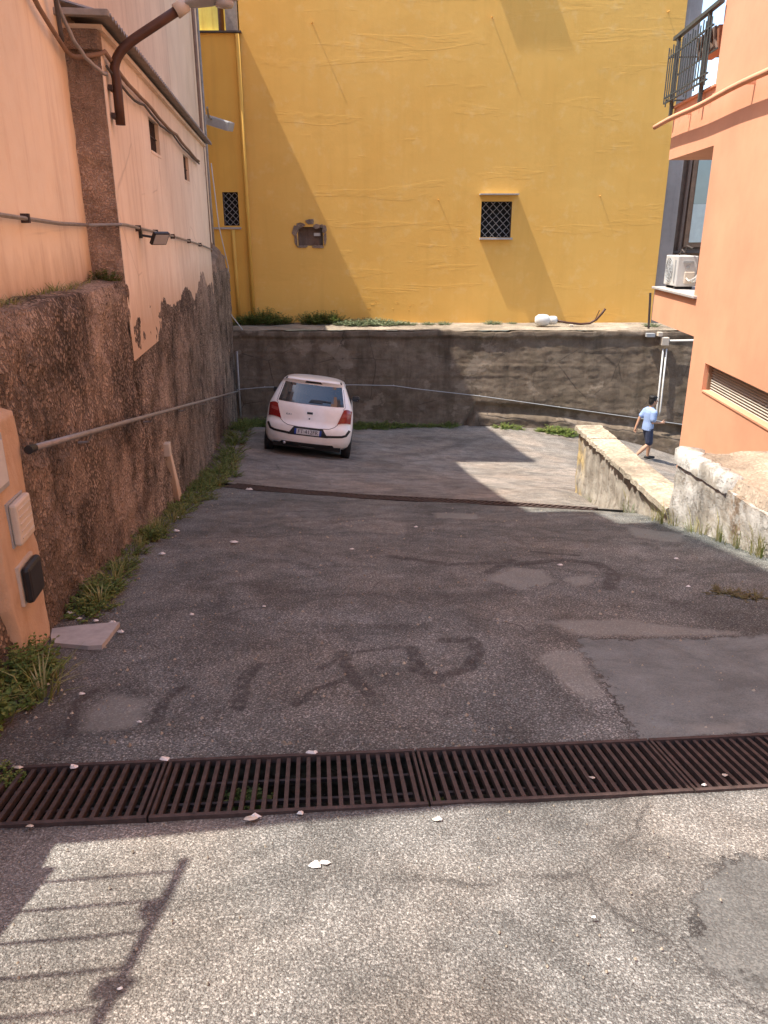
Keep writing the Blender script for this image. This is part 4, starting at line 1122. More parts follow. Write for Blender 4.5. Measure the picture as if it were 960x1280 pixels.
# ================================================================== LOW WALLS
w0 = gpx(716, 615); w1 = gpx(816, 646); w2 = gpx(960, 696)
d01 = (w1 - w0)[:2] / (w1 - w0)[1]; d12 = (w2 - w1)[:2] / (w2 - w1)[1]
YJ = float(w1[1]) - .42
def LW1(Y, off=0): return w0[0] + d01[0] * (Y - w0[1]) + off
def LW2(Y, off=0): return LW1(YJ) + d12[0] * (Y - YJ) + off
def ztop(px_, py_, fn):       # height where a sight line meets the wall's front plane
    r = ray(px_, py_); lo, hi = .5, 40
    for _ in range(60):
        md = (lo + hi) / 2; q = r * md
        if q[0] < fn(q[1]): lo = md
        else: hi = md
    return (r * lo)
Z1 = float(np.mean([ztop(726, 544, LW1)[2], ztop(840, 625, LW1)[2]])); Z2 = float(np.mean([ztop(850, 563, LW2)[2], ztop(906, 596, LW2)[2], ztop(958, 627, LW2)[2]]))
print('low walls', Z1, Z2, w0, w1, w2, YJ)
def low_wall(t, name, fn, Y0, Y1, zt, thick, attrs, lo_end=True):
    ys = np.arange(Y0, Y1 + .001, .04); vs = np.linspace(0, 1, 26)
    def face(off0, sign):
        YY = np.repeat(ys[None], len(vs), 0); b = g(fn(ys, off0), ys) - .25
        ZZ = b[None] + (zt - b)[None] * vs[:, None]
        o = (fbm(YY, ZZ, 1.6, 3) - .47) * .10 + (fbm(YY + 4, ZZ, 8, 3) - .47) * .04
        return YY, ZZ, np.stack([fn(YY, off0) - sign * o, YY, ZZ], -1)
    m = MB(); m.fixn = False
    YY, ZZ, Pf = face(0, 1); _, _, Pb = face(thick, -1)
    top = np.stack([Pf[-1], Pb[-1]], 0)
    m.grid(Pf[:, ::-1]); m.grid(Pb); m.grid(top[:, ::-1])
    m.grid(np.stack([Pf[:, -1], Pb[:, -1]], 1)[:, ::-1]); m.grid(np.stack([Pf[:, 0], Pb[:, 0]], 1))
    V = np.array(m.v); at = attrs(V[:, 1], V[:, 2]); m.at = at
    return m.build(name, 'wash', t, True)
t = empty('low_wall', (LW1(9), 9, g(LW1(9), 9)), 'low ochre-stained concrete wall with pale slab capping ending beside the yard', 'wall')
low_wall(t, 'body', LW1, YJ, float(w0[1]) , Z1 - .075, .30, lambda Y, z: dict(wash=.1 + 0 * Y, ochre=sstep(w0[1] - .55, w0[1] - .25, Y), broken=.2 + 0 * Y))
ye = [float(w0[1]) + .03, float(w0[1]) - .75, float(w0[1]) - 1.5, float(w0[1]) - 2.1, YJ]
rr = random.Random(3)
for i in range(4):
    ys = np.linspace(ye[i + 1] + .006, ye[i] - .006, 14)
    m = MB()
    f_ = [-.035 - .03 * rr.random() + .015 * rr.random() * (j % 3) for j in range(14)]
    b_ = [.325 + .02 * rr.random() for j in range(14)]
    rows = []
    dz = (rr.random() - .5) * .012
    for j, y in enumerate(ys):
        z1_ = Z1 + dz + .006 * rr.random(); z0_ = Z1 - .07 + .012 * rr.random()
        rows.append([(LW1(y, f_[j]), y, z0_), (LW1(y, f_[j] + .008), y, z1_ - .01), (LW1(y, f_[j] + .03), y, z1_), (LW1(y, .14), y, z1_ + .006), (LW1(y, b_[j]), y, z1_), (LW1(y, b_[j]), y, z0_)])
    m.grid(np.array(rows)[::-1])
    n6 = 6; m.f.append(tuple(range(6))); m.f.append(tuple((13 * 6 + k_) for k_ in range(5, -1, -1)))
    m.build('capping_slab', 'cap', t)
t = empty('whitewashed_wall', (LW2(5.5), 5.5, g(LW2(5.5), 5.5)), 'taller crumbling whitewashed wall with broken top against the orange building', 'wall')
def at2(Y, z):
    br = np.exp(-((Y - (YJ - 1.15 + .25 * (z - Z2))) / .16) ** 2)
    return dict(wash=1.0 + 0 * Y - .35 * sstep(YJ - 1.0, YJ - 1.6, Y), ochre=0 * Y, broken=np.clip(br * 1.2 + .8 * sstep(Z2 - .16, Z2 - .02, z) * sstep(YJ - .9, YJ - 1.1, Y), 0, 1))
low_wall(t, 'body', LW2, 1.0, YJ, Z2 - .10, .30, at2)
# broken screed top reaching to the facade
ys = np.arange(1.0, YJ - .03, .06); us = np.linspace(0, 1, 22)
PG = np.zeros((len(us), len(ys), 3))
for i, u in enumerate(us):
    for j, y in enumerate(ys):
        x0_, x1_ = LW2(y, -.02 + .06 * vnoise(y * 5, 2.2)), XR + KR * y - .004
        far = 1 - sstep(YJ - .35, YJ - .02, y) * sstep(.25, .6, u) * .5
        brk = -.10 * sstep(.42, .58, fbm(u * 1.5, y, 2.2)) * sstep(.0, .2, u)
        z_ = Z2 + .0 + (fbm(u, y, 4) - .47) * .04 + brk * .35 - .15 * (i == 0)
        PG[i, j] = (x0_ + (x1_ - x0_) * u, y, z_)
m = MB(); m.fixn = False; m.grid(PG[:, ::-1][::-1]); m.build('broken_top', 'brokencap', t, True)
m = MB(); m.hexa([(LW2(1.1, .36), 1.1, -3.6), (XR + KR * 1.1 - .01, 1.1, -3.6), (XR + KR * (YJ - .1) - .01, YJ - .1, -5), (LW2(YJ - .1, .36), YJ - .1, -5), (LW2(1.1, .36), 1.1, Z2 - .2), (XR + KR * 1.1 - .01, 1.1, Z2 - .2), (XR + KR * (YJ - .1) - .01, YJ - .1, Z2 - .2), (LW2(YJ - .1, .36), YJ - .1, Z2 - .2)])
m.build('fill', 'brokencap', t)
m = MB(); rr = random.Random(9)
ys = np.linspace(YJ - 1.0, YJ + .02, 20); rows = []
for j, y in enumerate(ys):
    f_ = -.026 - .006 * rr.random(); b_ = .10 + .07 * rr.random() + .06 * (j > 14)
    rows.append([(LW2(y, f_ + .01), y, Z2 - .13 - .015 * rr.random()), (LW2(y, f_ + .01), y, Z2 + .005), (LW2(y, .03), y, Z2 + .025 + .01 * rr.random()), (LW2(y, b_), y, Z2 + .015), (LW2(y, b_ + .01), y, Z2 - .08)])
m.grid(np.array(rows)); m.at = dict(wash=np.full(100, 1.6), ochre=np.zeros(100), broken=np.zeros(100)); m.f.append(tuple(range(5))); m.f.append(tuple(19 * 5 + k_ for k_ in range(4, -1, -1)))
m.build('whitewashed_rim', MT['wash'], t, True)

# ================================================================== parapet with railing beside the camera (left of the frame)
t = empty('entrance_parapet', (-1.9, 0, -1.3), 'low plastered parapet at the head of the ramp beside the peach house', 'parapet')
m = MB(); m.box((-2.05, -4, -2.2), (-1.75, 1.74, -.33)); m.build('wall', 'peachA', t)
MB().box((-2.09, -4, -.328), (-1.72, 1.74, -.29)).build('coping', 'slab', t)
t = empty('parapet_railing', (-1.9, 0, -.29), 'iron railing with climbing plant on the entrance parapet', 'railing')
MB().box((-1.781, -4, .605), (-1.757, 1.72, .63)).build('top_rail', 'green', t)
for k_ in range(44):
    yy = 1.66 - k_ * .125
    MB().tube([(-1.77, yy, -.30), (-1.77, yy, .61)], .007, 6).build('bar', 'green', t)

# ================================================================== CAR
def car():
    t = bpy.data.objects.new('parked_car', None); C.objects.link(t)
    tag(t, 'small white five-door hatchback parked nose to the concrete wall', 'car')
    Zs = [.20, .26, .36, .50, .58, .63, .67, .74, .84, .93, 1.00, 1.06, 1.20, 1.35, 1.42, 1.455, 1.475, 1.50, 1.52]
    YR = [.10, .05, .015, .0, .008, .03, .07, .085, .095, .11, .135, .17, .265, .375, .42, .37, .365, .50, .85]
    HW = [.76, .815, .845, .855, .858, .858, .856, .852, .845, .832, .812, .785, .725, .655, .615, .595, .575, .49, .30]
    FR = [3.80, 3.88, 3.92, 3.93, 3.93, 3.92, 3.91, 3.86, 3.72, 3.42, 3.1, 2.98, 2.66, 2.32, 2.15, 2.05, 1.98, 1.85, 1.6]
    RL = np.interp(Zs, [.2, .6, 1.0, 1.4, 1.52], [.5, .42, .36, .22, .2]); 
    ip = lambda arr, z: float(np.interp(z, Zs, arr))
    def rearY(x, z):
        w = ip(HW, z); u = min(abs(x) / w, .9999)
        return ip(YR, z) + ip(list(RL), z) * (1 - (1 - u ** 2.6) ** (1 / 2.6))
    CY = 1.96
    m = MB(); rows = []
    for z in Zs:
        w, f = ip(HW, z), ip(FR, z); row = []
        xs_ = [w * math.sin(a) for a in np.linspace(-math.pi / 2, math.pi / 2, 33)]
        for x in xs_: row.append((x, rearY(x, z) - CY, z))
        ys0 = ip(YR, z) + ip(list(RL), z); fl = min(.8, (f - ys0) * .5)
        for y in np.linspace(ys0, f - fl, 10)[1:]: row.append((w * (1 - .04 * max(0, (y - 2.4) / 1.5)), y - CY, z))
        for a in np.linspace(math.pi / 2, -math.pi / 2, 21)[1:-1]:
            row.append((w * .96 * math.sin(a), f - fl + fl * max(0, math.cos(a)) ** .7 - CY, z))
        for y in np.linspace(f - fl, ys0, 10)[:-1]: row.append((-w * (1 - .04 * max(0, (y - 2.4) / 1.5)), y - CY, z))
        row.append(row[0]); rows.append(row)
    m.grid(np.array(rows)); nn = len(rows[0])
    m.f.append(tuple(range(nn - 2, -1, -1))); m.f.append(tuple((len(Zs) - 1) * nn + k for k in range(nn - 1)))
    o = m.build('body', 'paint', t, True, local=True)
    def pt(x, z, e):
        y = rearY(x, z); d = .01
        gx = (rearY(min(x + d, ip(HW, z) * .995), z) - rearY(max(x - d, -ip(HW, z) * .995), z)) / (2 * d); gz = (rearY(x, z + d) - rearY(x, z - d)) / (2 * d)
        n_ = Vector((gx, -1, gz)).normalized()
        return (x + n_.x * e, y + n_.y * e - CY, z + n_.z * e)
    def patch(name, mat, bl, br, tr, tl, e, n=14, mm=8, bow=0.0, par=None):
        m = MB(); P = np.zeros((mm + 1, n + 1, 3)); Q = P.copy()
        for j in range(mm + 1):
            v = j / mm
            for i in range(n + 1):
                u = i / n
                x = (bl[0] * (1 - u) + br[0] * u) * (1 - v) + (tl[0] * (1 - u) + tr[0] * u) * v
                z = (bl[1] * (1 - u) + br[1] * u) * (1 - v) + (tl[1] * (1 - u) + tr[1] * u) * v + bow * 4 * u * (1 - u)
                P[j, i] = pt(x, z, e); Q[j, i] = pt(x, z, -.012)
        m.grid(P)
        per = [(0, i) for i in range(n + 1)] + [(j, n) for j in range(1, mm + 1)] + [(mm, i) for i in range(n - 1, -1, -1)] + [(j, 0) for j in range(mm - 1, 0, -1)]
        k0 = len(m.v); m.v.extend([tuple(P[a]) for a in per] + [tuple(Q[a]) for a in per]); L = len(per)
        for k in range(L): m.f.append((k0 + k, k0 + (k + 1) % L, k0 + L + (k + 1) % L, k0 + L + k))
        return m.build(name, mat, par or t, False, local=True)
    def strip(name, mat, pts, w, e, par=None):
        m = MB(); q = []
        for a, b in zip(pts[:-1], pts[1:]):
            for k in range(5): q.append((a[0] + (b[0] - a[0]) * k / 5, a[1] + (b[1] - a[1]) * k / 5))
        q.append(pts[-1]); P = []
        for i, (x, z) in enumerate(q):
            a = q[max(0, i - 1)]; b = q[min(len(q) - 1, i + 1)]; d = Vector((b[0] - a[0], b[1] - a[1])).normalized()
            nx, nz = -d.y * w / 2, d.x * w / 2
            P.append([pt(x - nx, z - nz, -.003), pt(x - nx, z - nz, e), pt(x + nx, z + nz, e), pt(x + nx, z + nz, -.003)])
        m.grid(np.array(P)); return m.build(name, mat, par or t, False, local=True)
    rw = patch('rear_window', 'glass', (-.64, 1.04), (.64, 1.04), (.555, 1.40), (-.555, 1.40), .006, 20, 8, -.012)
    strip('wiper', 'blackp', [(-.02, 1.085), (.18, 1.105), (.38, 1.10)], .022, .02, rw)
    patch('wiper_base', 'blackp', (-.05, 1.06), (.22, 1.06), (.2, 1.12), (0, 1.115), .018, 6, 4, 0, rw)
    patch('brake_light', 'blackp', (-.17, 1.425), (.17, 1.425), (.14, 1.462), (-.14, 1.462), .008, 8, 3)
    for s in (-1, 1):
        a = [(s * .545, .70), (s * .80, .72), (s * .80, .96), (s * .645, .985)]
        if s < 0: tl = patch('tail_light', 'red', a[1], a[0], a[3], a[2], .012, 8, 8, .022)
        else: tl = patch('tail_light', 'red', a[0], a[1], a[2], a[3], .012, 8, 8, .022)
        b = [(s * .61, .84), (s * .75, .865), (s * .755, .925), (s * .63, .905)]
        if s < 0: patch('reversing_lens', 'redlens', b[1], b[0], b[3], b[2], .016, 6, 3, 0, tl)
        else: patch('reversing_lens', 'redlens', b[0], b[1], b[2], b[3], .016, 6, 3, 0, tl)
        strip('bumper_trim', 'blackp', [(s * .80, .60), (s * .74, .50), (s * .66, .475), (s * .36, .455), (s * .27, .53)], .044, .006)
        strip('roof_rail', 'blackp', [(s * .55, 1.46), (s * .52, 1.485)], .018, .008)
        # side glass
        g0 = MB(); rows_ = []
        for z in np.linspace(1.075, 1.40, 7):
            w = ip(HW, z); ya = ip(YR, z) + ip(list(RL), z) + .02; yb = ip(FR, z) - .55
            rows_.append([(s * (w + .006), y - CY, z) for y in np.linspace(ya, yb, 9)])
        g0.grid(np.array(rows_)); g0.build('side_window', 'glass', t, local=True)
        # mirrors
        m = MB(); m.lathe([(.01, -.08), (.05, -.075), (.07, -.03), (.07, .04), (.05, .08), (.02, .095)], (s * .885, 2.52 - CY, 1.05), 'x', 12)
        mr = m.build('door_mirror', 'blackp', t, True, local=True)
        m = MB(); m.box((s * .885 - .06, 2.448 - CY, 1.0), (s * .885 + .06, 2.456 - CY, 1.10)); m.build('mirror_glass', 'glass', mr, local=True)
        strip_y = MB(); strip_y.box((min(s * .84, s * .858), .95 - CY, .30), (max(s * .84, s * .858), 3.0 - CY, .36)); strip_y.build('sill_trim', 'blackp', t, local=True)
        for yw in (.74, 3.22):
            ar = MB(); ar.lathe([(.335, s * .70), (.335, s * .858), (.29, s * .862)] if True else [], (0, yw - CY, .29), 'x', 28); ar.build('wheel_arch', 'blackp', t, True, local=True)
            wh = MB(); wh.lathe([(.20, s * .69), (.275, s * .68), (.292, s * .71), (.292, s * .84), (.275, s * .868), (.20, s * .872)], (0, yw - CY, .291), 'x', 30)
            wo = wh.build('wheel', 'rubber', t, True, local=True)
            wh = MB(); wh.lathe([(.04, s * .868), (.07, s * .874), (.195, s * .874), (.20, s * .868)], (0, yw - CY, .291), 'x', 24); wh.build('rim', 'rim', wo, True, local=True)
    # plate recess, plate, lettering
    patch('plate_recess', 'blackp', (-.39, .43), (.39, .43), (.285, .59), (-.285, .59), .004, 12, 5)
    pl = patch('number_plate', 'platew', (-.26, .455), (.26, .455), (.26, .557), (-.26, .557), .012, 8, 3)
    patch('plate_band', 'blue', (-.26, .455), (-.222, .455), (-.222, .557), (-.26, .557), .0145, 2, 3, 0, pl)
    patch('plate_band', 'blue', (.222, .455), (.26, .455), (.26, .557), (.222, .557), .0145, 2, 3, 0, pl)
    def text(name, body, x, z, h, wsc, e, par, mat='ink'):
        cu = bpy.data.curves.new('lettering', 'FONT'); cu.body = body; cu.size = h / .7; cu.align_x = 'CENTER'; cu.align_y = 'CENTER'; cu.extrude = .001
        to = bpy.data.objects.new('tmp', cu); C.objects.link(to)
        dg = bpy.context.evaluated_depsgraph_get(); me = bpy.data.meshes.new_from_object(to.evaluated_get(dg)); bpy.data.objects.remove(to); bpy.data.curves.remove(cu)
        co = np.zeros(len(me.vertices) * 3); me.vertices.foreach_get('co', co); co = co.reshape(-1, 3); out = []
        for v in co:
            p = pt(x + v[0] * wsc, z + v[1], e); out.append((p[0], p[1] - v[2], p[2]))
        me.vertices.foreach_set('co', np.array(out).ravel()); me.update()
        o = bpy.data.objects.new(name, me); C.objects.link(o); o.parent = par; me.materials.clear(); me.materials.append(MT[mat]); return o
    patch('bumper_shade', 'blackp', (-.55, .21), (.55, .21), (.50, .285), (-.50, .285), .006, 12, 3)  # black strip painting the shade below the white bumper
    text('plate_lettering', 'FT\u00b7412FR', 0, .506, .072, .98, .0165, pl)
    strip('tailgate_seam', 'dark', [(-.56, .70), (-.50, .645), (-.40, .605), (-.2, .592), (.2, .592), (.40, .605), (.50, .645), (.56, .70)], .009, .002)
    strip('shut_line', 'dark', [(-.63, .985), (-.67, 1.03), (-.595, 1.36)], .006, .002); strip('shut_line', 'dark', [(.63, .985), (.67, 1.03), (.595, 1.36)], .006, .002)
    patch('emblem', 'blackp', (-.055, .845), (.055, .845), (.055, .885), (-.055, .885), .012, 8, 4)
    patch('camera_button', 'dark', (-.012, .745), (.012, .745), (.012, .77), (-.012, .77), .008, 3, 3)
    text('model_badge', 'KA+', -.40, .805, .035, 1.2, .006, t)
    MB().tube([(-.44, .02 - CY, .25), (-.44, .5 - CY, .25)], .026, 12).build('exhaust_pipe', 'rim', t, True, local=True)
    m = MB(); m.box((-.66, .10 - CY, .17), (.66, 3.7 - CY, .24)); m.build('underbody', 'dark', t, local=True)
    # place it so that the four wheels meet the ground
    yaw = R(-1.5); cx, cy = -1.62, 15.20 + 1.22
    fwd = Vector((math.sin(-yaw) * -1, math.cos(yaw), 0)); fwd = Vector((math.sin(yaw), math.cos(yaw), 0)); rt = Vector((fwd.y, -fwd.x, 0))
    def gp(a, b): q = Vector((cx, cy, 0)) + rt * a + fwd * b; return Vector((q.x, q.y, g(q.x, q.y)))
    rl, rr_, fl, fr = gp(-.78, -1.22), gp(.78, -1.22), gp(-.78, 1.26), gp(.78, 1.26)
    ux = ((rr_ - rl) + (fr - fl)).normalized(); uy = ((fl - rl) + (fr - rr_)).normalized(); uz = ux.cross(uy).normalized(); uy = uz.cross(ux).normalized()
    ce = (rl + rr_ + fl + fr) / 4 + uz * .004
    M_ = Matrix((ux, uy, uz)).transposed().to_4x4(); M_.translation = ce + Vector((0, 0, DZ)); t.matrix_world = M_
    return t
car()

# ================================================================== PERSON
def person():
    pf = on_Y(812, 577, 19.0)
    fz = g(pf[0], 19.0)
    t = bpy.data.objects.new('person', None); C.objects.link(t)
    tag(t, 'person in light blue shirt and navy shorts walking past the concrete wall', 'person')
    H = 1.0
    def ell(m, rings, n=16):
        rows = []
        for (c0, rf, rs) in rings:
            rows.append([(c0[0] + math.cos(2 * math.pi * k / n) * rs, c0[1] + math.sin(2 * math.pi * k / n) * rf, c0[2]) for k in range(n)])
        vs_ = [p for r_ in rows for p in r_]; fs = []
        for i in range(len(rows) - 1):
            for k in range(n): fs.append((i * n + k, i * n + (k + 1) % n, (i + 1) * n + (k + 1) % n, (i + 1) * n + k))
        fs.append(tuple(range(n - 1, -1, -1))); fs.append(tuple((len(rows) - 1) * n + k for k in range(n)))
        m.add(vs_, fs)
    def ball(m, c0, r, sx=1, sy=1, sz=1, n=14):
        ell(m, [((c0[0], c0[1], c0[2] + math.sin(a) * r * sz), math.cos(a) * r * sy + 1e-4, math.cos(a) * r * sx + 1e-4) for a in np.linspace(-1.5, 1.5, 9)], n)
    def limb(m, pts, rs):
        m.tube(pts, rs, 12)
        for p, r in zip(pts, rs): ball(m, p, r * .98)
    def remesh(o, vox, it=4):
        r_ = o.modifiers.new('remesh', 'REMESH'); r_.mode = 'VOXEL'; r_.voxel_size = vox; r_.use_smooth_shade = True
        s_ = o.modifiers.new('smooth', 'SMOOTH'); s_.factor = .5; s_.iterations = it
    # x: the person's right, y: forward, z: up
    hipL, hipR = (-.09, 0, .84), (.09, 0, .84)
    kneeF, ankF = (-.085, .13, .46), (-.08, .13, .09)           # leading leg (far side)
    kneeB, ankB = (.085, .03, .45), (.085, -.27, .17)           # trailing leg, heel up
    b = MB()
    limb(b, [hipL, kneeF, (-.083, .135, .30), ankF], [.085, .056, .056, .036])
    limb(b, [hipR, kneeB, (.085, -.10, .33), ankB], [.085, .056, .056, .036])
    limb(b, [(-.08, .10, .05), (-.082, .20, .04), (-.085, .29, .03)], [.038, .034, .024])
    limb(b, [(.085, -.30, .13), (.085, -.245, .07), (.085, -.19, .035)], [.036, .032, .024])
    ell(b, [((0, 0, .76), .09, .14), ((0, .0, .86), .105, .155), ((0, .005, .97), .085, .13), ((0, .01, 1.12), .10, .15), ((0, .02, 1.24), .105, .165), ((0, .02, 1.32), .08, .15), ((0, .02, 1.37), .05, .07)])
    limb(b, [(0, .02, 1.34), (0, .045, 1.44)], [.052, .048])
    # head with face
    hc = (0, .075, 1.525)
    ball(b, hc, .095, .80, 1.02, 1.2); ball(b, (0, .09, 1.465), .062, .85, 1.05, .9)
    limb(b, [(0, .165, 1.535), (0, .190, 1.505)], [.011, .016]); limb(b, [(-.02, .158, 1.465), (.02, .158, 1.465)], [.012, .012])
    for s in (-1, 1):
        ball(b, (s * .079, .06, 1.515), .026, .4, .8, 1.25); ball(b, (s * .032, .152, 1.545), .013)
    # arms: near (right) arm bent forward, far (left) arm swung back
    shR, elR, wrR = (.185, .02, 1.29), (.215, .00, 1.03), (.17, .25, 1.00)
    shL, elL, wrL = (-.185, .02, 1.29), (-.22, -.13, 1.06), (-.20, -.22, .83)
    limb(b, [shR, elR, wrR], [.054, .040, .027]); limb(b, [shL, elL, wrL], [.054, .040, .027])
    def hand(w, d, side, curl):
        w = Vector(w); d = Vector(d).normalized(); s_ = Vector(side).normalized(); c_ = Vector(curl).normalized()
        limb(b, [w, w + d * .045, w + d * .08], [.026, .032, .028])
        for k, L in enumerate((.062, .072, .068, .052)):
            o_ = s_ * (.030 - k * .020); p_ = w + d * .078 + o_
            limb(b, [p_, p_ + d * L * .5 + c_ * L * .12, p_ + d * L * .85 + c_ * L * .45], [.0095, .009, .0078])
        p_ = w + d * .03 + s_ * .028
        limb(b, [p_, p_ + s_ * .03 + d * .025, p_ + s_ * .036 + d * .055 + c_ * .01], [.012, .010, .0085])
    hand(wrR, (-.12, .95, .05), (0, .1, 1), (-1, 0, -.1))
    hand(wrL, (.05, -.15, -1), (0, 1, -.1), (1, 0, 0))
    bo = b.build('body', 'skin', t, True, local=True); remesh(bo, .0065, 3)
    s = MB()
    ell(s, [((0, -.005, .80), .125, .185), ((0, 0, .90), .125, .180), ((0, .005, 1.02), .113, .168), ((0, .012, 1.14), .122, .178), ((0, .02, 1.24), .125, .188), ((0, .02, 1.31), .10, .175), ((0, .02, 1.355), .068, .10), ((0, .025, 1.375), .06, .065)])
    limb(s, [(.15, .02, 1.285), (.192, .02, 1.26), (.213, .005, 1.10)], [.074, .080, .076]); limb(s, [(-.15, .02, 1.285), (-.195, -.01, 1.25), (-.215, -.085, 1.12)], [.07, .072, .074])
    so = s.build('shirt', 'shirt', t, True, local=True); remesh(so, .010, 3)
    sh = MB()
    ell(sh, [((0, 0, .74), .10, .13), ((0, 0, .82), .118, .172), ((0, 0, .90), .115, .165)])
    limb(sh, [hipL, (-.09, .085, .60), (-.088, .12, .49)], [.095, .095, .094]); limb(sh, [hipR, (.09, .02, .60), (.088, .03, .49)], [.095, .095, .094])
    ho = sh.build('shorts', 'shorts', t, True, local=True); remesh(ho, .010, 3)
    h = MB(); ball(h, (0, .055, 1.555), .104, .86, 1.04, 1.08); ball(h, (0, .01, 1.52), .085, .88, .8, 1.15); ball(h, (0, .13, 1.615), .045, 1.2, .9, .6)
    for k in range(14):
        a_ = k * 2.4; ball(h, (.06 * math.cos(a_), .045 + .065 * math.sin(a_), 1.625 + .012 * math.sin(k * 5)), .034)
    hb = h.build('hair', 'hair', t, True, local=True); remesh(hb, .008, 2)
    # trim the hair in front of the face by keeping it behind the brow
    me = hb.data
    for v in me.vertices:
        if v.co.y > .125 and v.co.z < 1.585: v.co.y = .10
    f = MB(); limb(f, [(-.08, .08, .045), (-.082, .2, .042), (-.086, .31, .034)], [.046, .044, .032]); limb(f, [(.085, -.325, .14), (.085, -.255, .066), (.085, -.18, .034)], [.044, .042, .030])
    fo = f.build('shoes', 'shoe', t, True, local=True); remesh(fo, .008, 2)
    ang = R(-80)
    t.rotation_euler = (0, 0, ang); t.location = (pf[0] - .15, 19.0, fz + DZ + .003)
    sc_ = 1.0
    t.scale = (sc_, sc_, sc_)
person()

# ================================================================== WEEDS
def leaf(m, p, d, up, L, w):
    d = d.normalized(); s = d.cross(up)
    s = s.normalized() if s.length > 1e-4 else Vector((1, 0, 0)); n = s.cross(d)
    a = p; b = p + d * L * .45 + s * w / 2 + n * L * .06; c_ = p + d * L * .45 - s * w / 2 + n * L * .06; e = p + d * L - n * L * .10; mid = p + d * L * .5
    m.add([a, b, e, c_, mid], [(0, 1, 4), (1, 2, 4), (2, 3, 4), (3, 0, 4)])
def leafy(name, n_stem, h, spread, leafL, mat, seed, dens=15, label='', group='', cat='weed'):
    r = random.Random(seed)
    root = bpy.data.objects.new(name, None); C.objects.link(root); tag(root, label, cat, group)
    lm, st = MB(), MB()
    for _ in range(n_stem):
        a = r.random() * 6.283; rad = spread * r.random() ** .6; b = Vector((math.cos(a) * rad * .55, math.sin(a) * rad * .55, 0)); hh = h * (.45 + .6 * r.random()) * (1 - .45 * rad / spread)
        tip = b + Vector((math.cos(a) * rad * .6, math.sin(a) * rad * .6, hh)); mid = b.lerp(tip, .5) + Vector((0, 0, hh * .12))
        st.tube([b - Vector((0, 0, .03)), mid, tip], [.004, .003, .0015], 4, False)
        for k in range(dens):
            u = .12 + .88 * k / dens + .05 * r.random(); q = b.lerp(mid, min(1, u * 2)) if u < .5 else mid.lerp(tip, min(1, u * 2 - 1))
            aa = r.random() * 6.283; d = Vector((math.cos(aa), math.sin(aa), -.15 + .7 * r.random()))
            L = leafL * (.55 + .75 * r.random()) * (1.1 - .5 * u); leaf(lm, q, d, Vector((0, 0, 1)), L, L * (.55 + .25 * r.random()))
    lm.fixn = False
    lm.build('leaves', mat, root, local=True); st.fixn = False; st.build('stems', 'stem', root, local=True)
    return root
def grassy(name, n, h, spread, mat, seed, label, group):
    r = random.Random(seed); root = bpy.data.objects.new(name, None); C.objects.link(root); tag(root, label, 'grass tuft', group)
    m = MB(); m.fixn = False
    for _ in range(n):
        a = r.random() * 6.283; rad = spread * r.random() * .5; b = Vector((math.cos(a) * rad, math.sin(a) * rad, -.01)); hh = h * (.4 + .7 * r.random()); lean = spread * (.3 + r.random())
        w = .0025 + .003 * r.random(); sd = Vector((-math.sin(a), math.cos(a), 0)) * w
        p1 = b + Vector((math.cos(a) * lean * .3, math.sin(a) * lean * .3, hh * .6)); p2 = b + Vector((math.cos(a) * lean, math.sin(a) * lean, hh * (.8 + .2 * r.random())))
        m.add([b - sd, b + sd, p1 + sd * .7, p1 - sd * .7, p2], [(0, 1, 2, 3), (3, 2, 4)])
    m.build('blades', mat, root, local=True); return root
used = {}
def place(proto, x, y, z, s=1.0, rot=None):
    o = proto if proto.name not in used else copy_tree(proto)
    used[proto.name] = 1; used[o.name] = 1
    o.location = (x, y, z + DZ); o.rotation_euler = (0, 0, random.random() * 6.28 if rot is None else rot); o.scale = (s * (.9 + .2 * random.random()), s * (.9 + .2 * random.random()), s)
    return o
LB = 'green leafy weed growing along the foot of the rubble wall'
GB = 'weeds along the rubble wall'
P1 = leafy('leafy_weed', 46, .30, .30, .062, 'leaf', 1, 16, LB, GB)
P2 = leafy('leafy_weed', 60, .20, .36, .050, 'leaf', 2, 14, LB, GB)
P3 = leafy('leafy_weed', 40, .14, .30, .040, 'leaf', 3, 13, LB, GB)
def foot(Y, d): x = XL + KL * Y + d; return x, Y, g(x, Y)
for Y, d, p, s in [(2.75, .15, P1, .7), (3.0, .15, P2, .65), (3.2, .16, P1, .7), (3.38, .14, P1, .65), (4.3, .17, P2, .6), (4.55, .16, P1, .62), (4.72, .16, P3, .8), (5.15, .13, P3, .6), (5.45, .14, P2, .5),
                   (5.95, .12, P3, .6), (6.5, .14, P1, .62), (6.75, .15, P2, .6), (7.3, .12, P3, .6), (7.9, .14, P3, .7), (8.3, .15, P2, .65), (8.7, .16, P3, .9), (9.2, .16, P2, .7), (9.8, .18, P3, 1.0), (10.2, .2, P2, .7),
                   (10.5, .22, P3, 1.1), (11.0, .26, P2, .9), (11.6, .25, P3, 1.2), (12.2, .28, P2, .9), (12.9, .3, P3, 1.2), (13.6, .3, P2, 1), (14.4, .3, P3, 1.2), (15.3, .3, P2, 1.1), (16.3, .3, P3, 1.3), (17.4, .3, P2, 1.2), (18.6, .3, P1, 1), (19.8, .3, P2, 1.3), (20.4, .6, P1, 1.1), (11.9, .5, P3, .7), (9.4, .4, P3, .5)]:
    x, y, z = foot(Y, d); place(p, x, y, z, s)
x, y, z = foot(2.95, .34); 
LX = 'pale grass tuft among the weeds by the rubble wall'
TX = grassy('grass_tuft', 40, .20, .16, 'leaf3', 55, LX, 'grass among the rubble wall weeds')
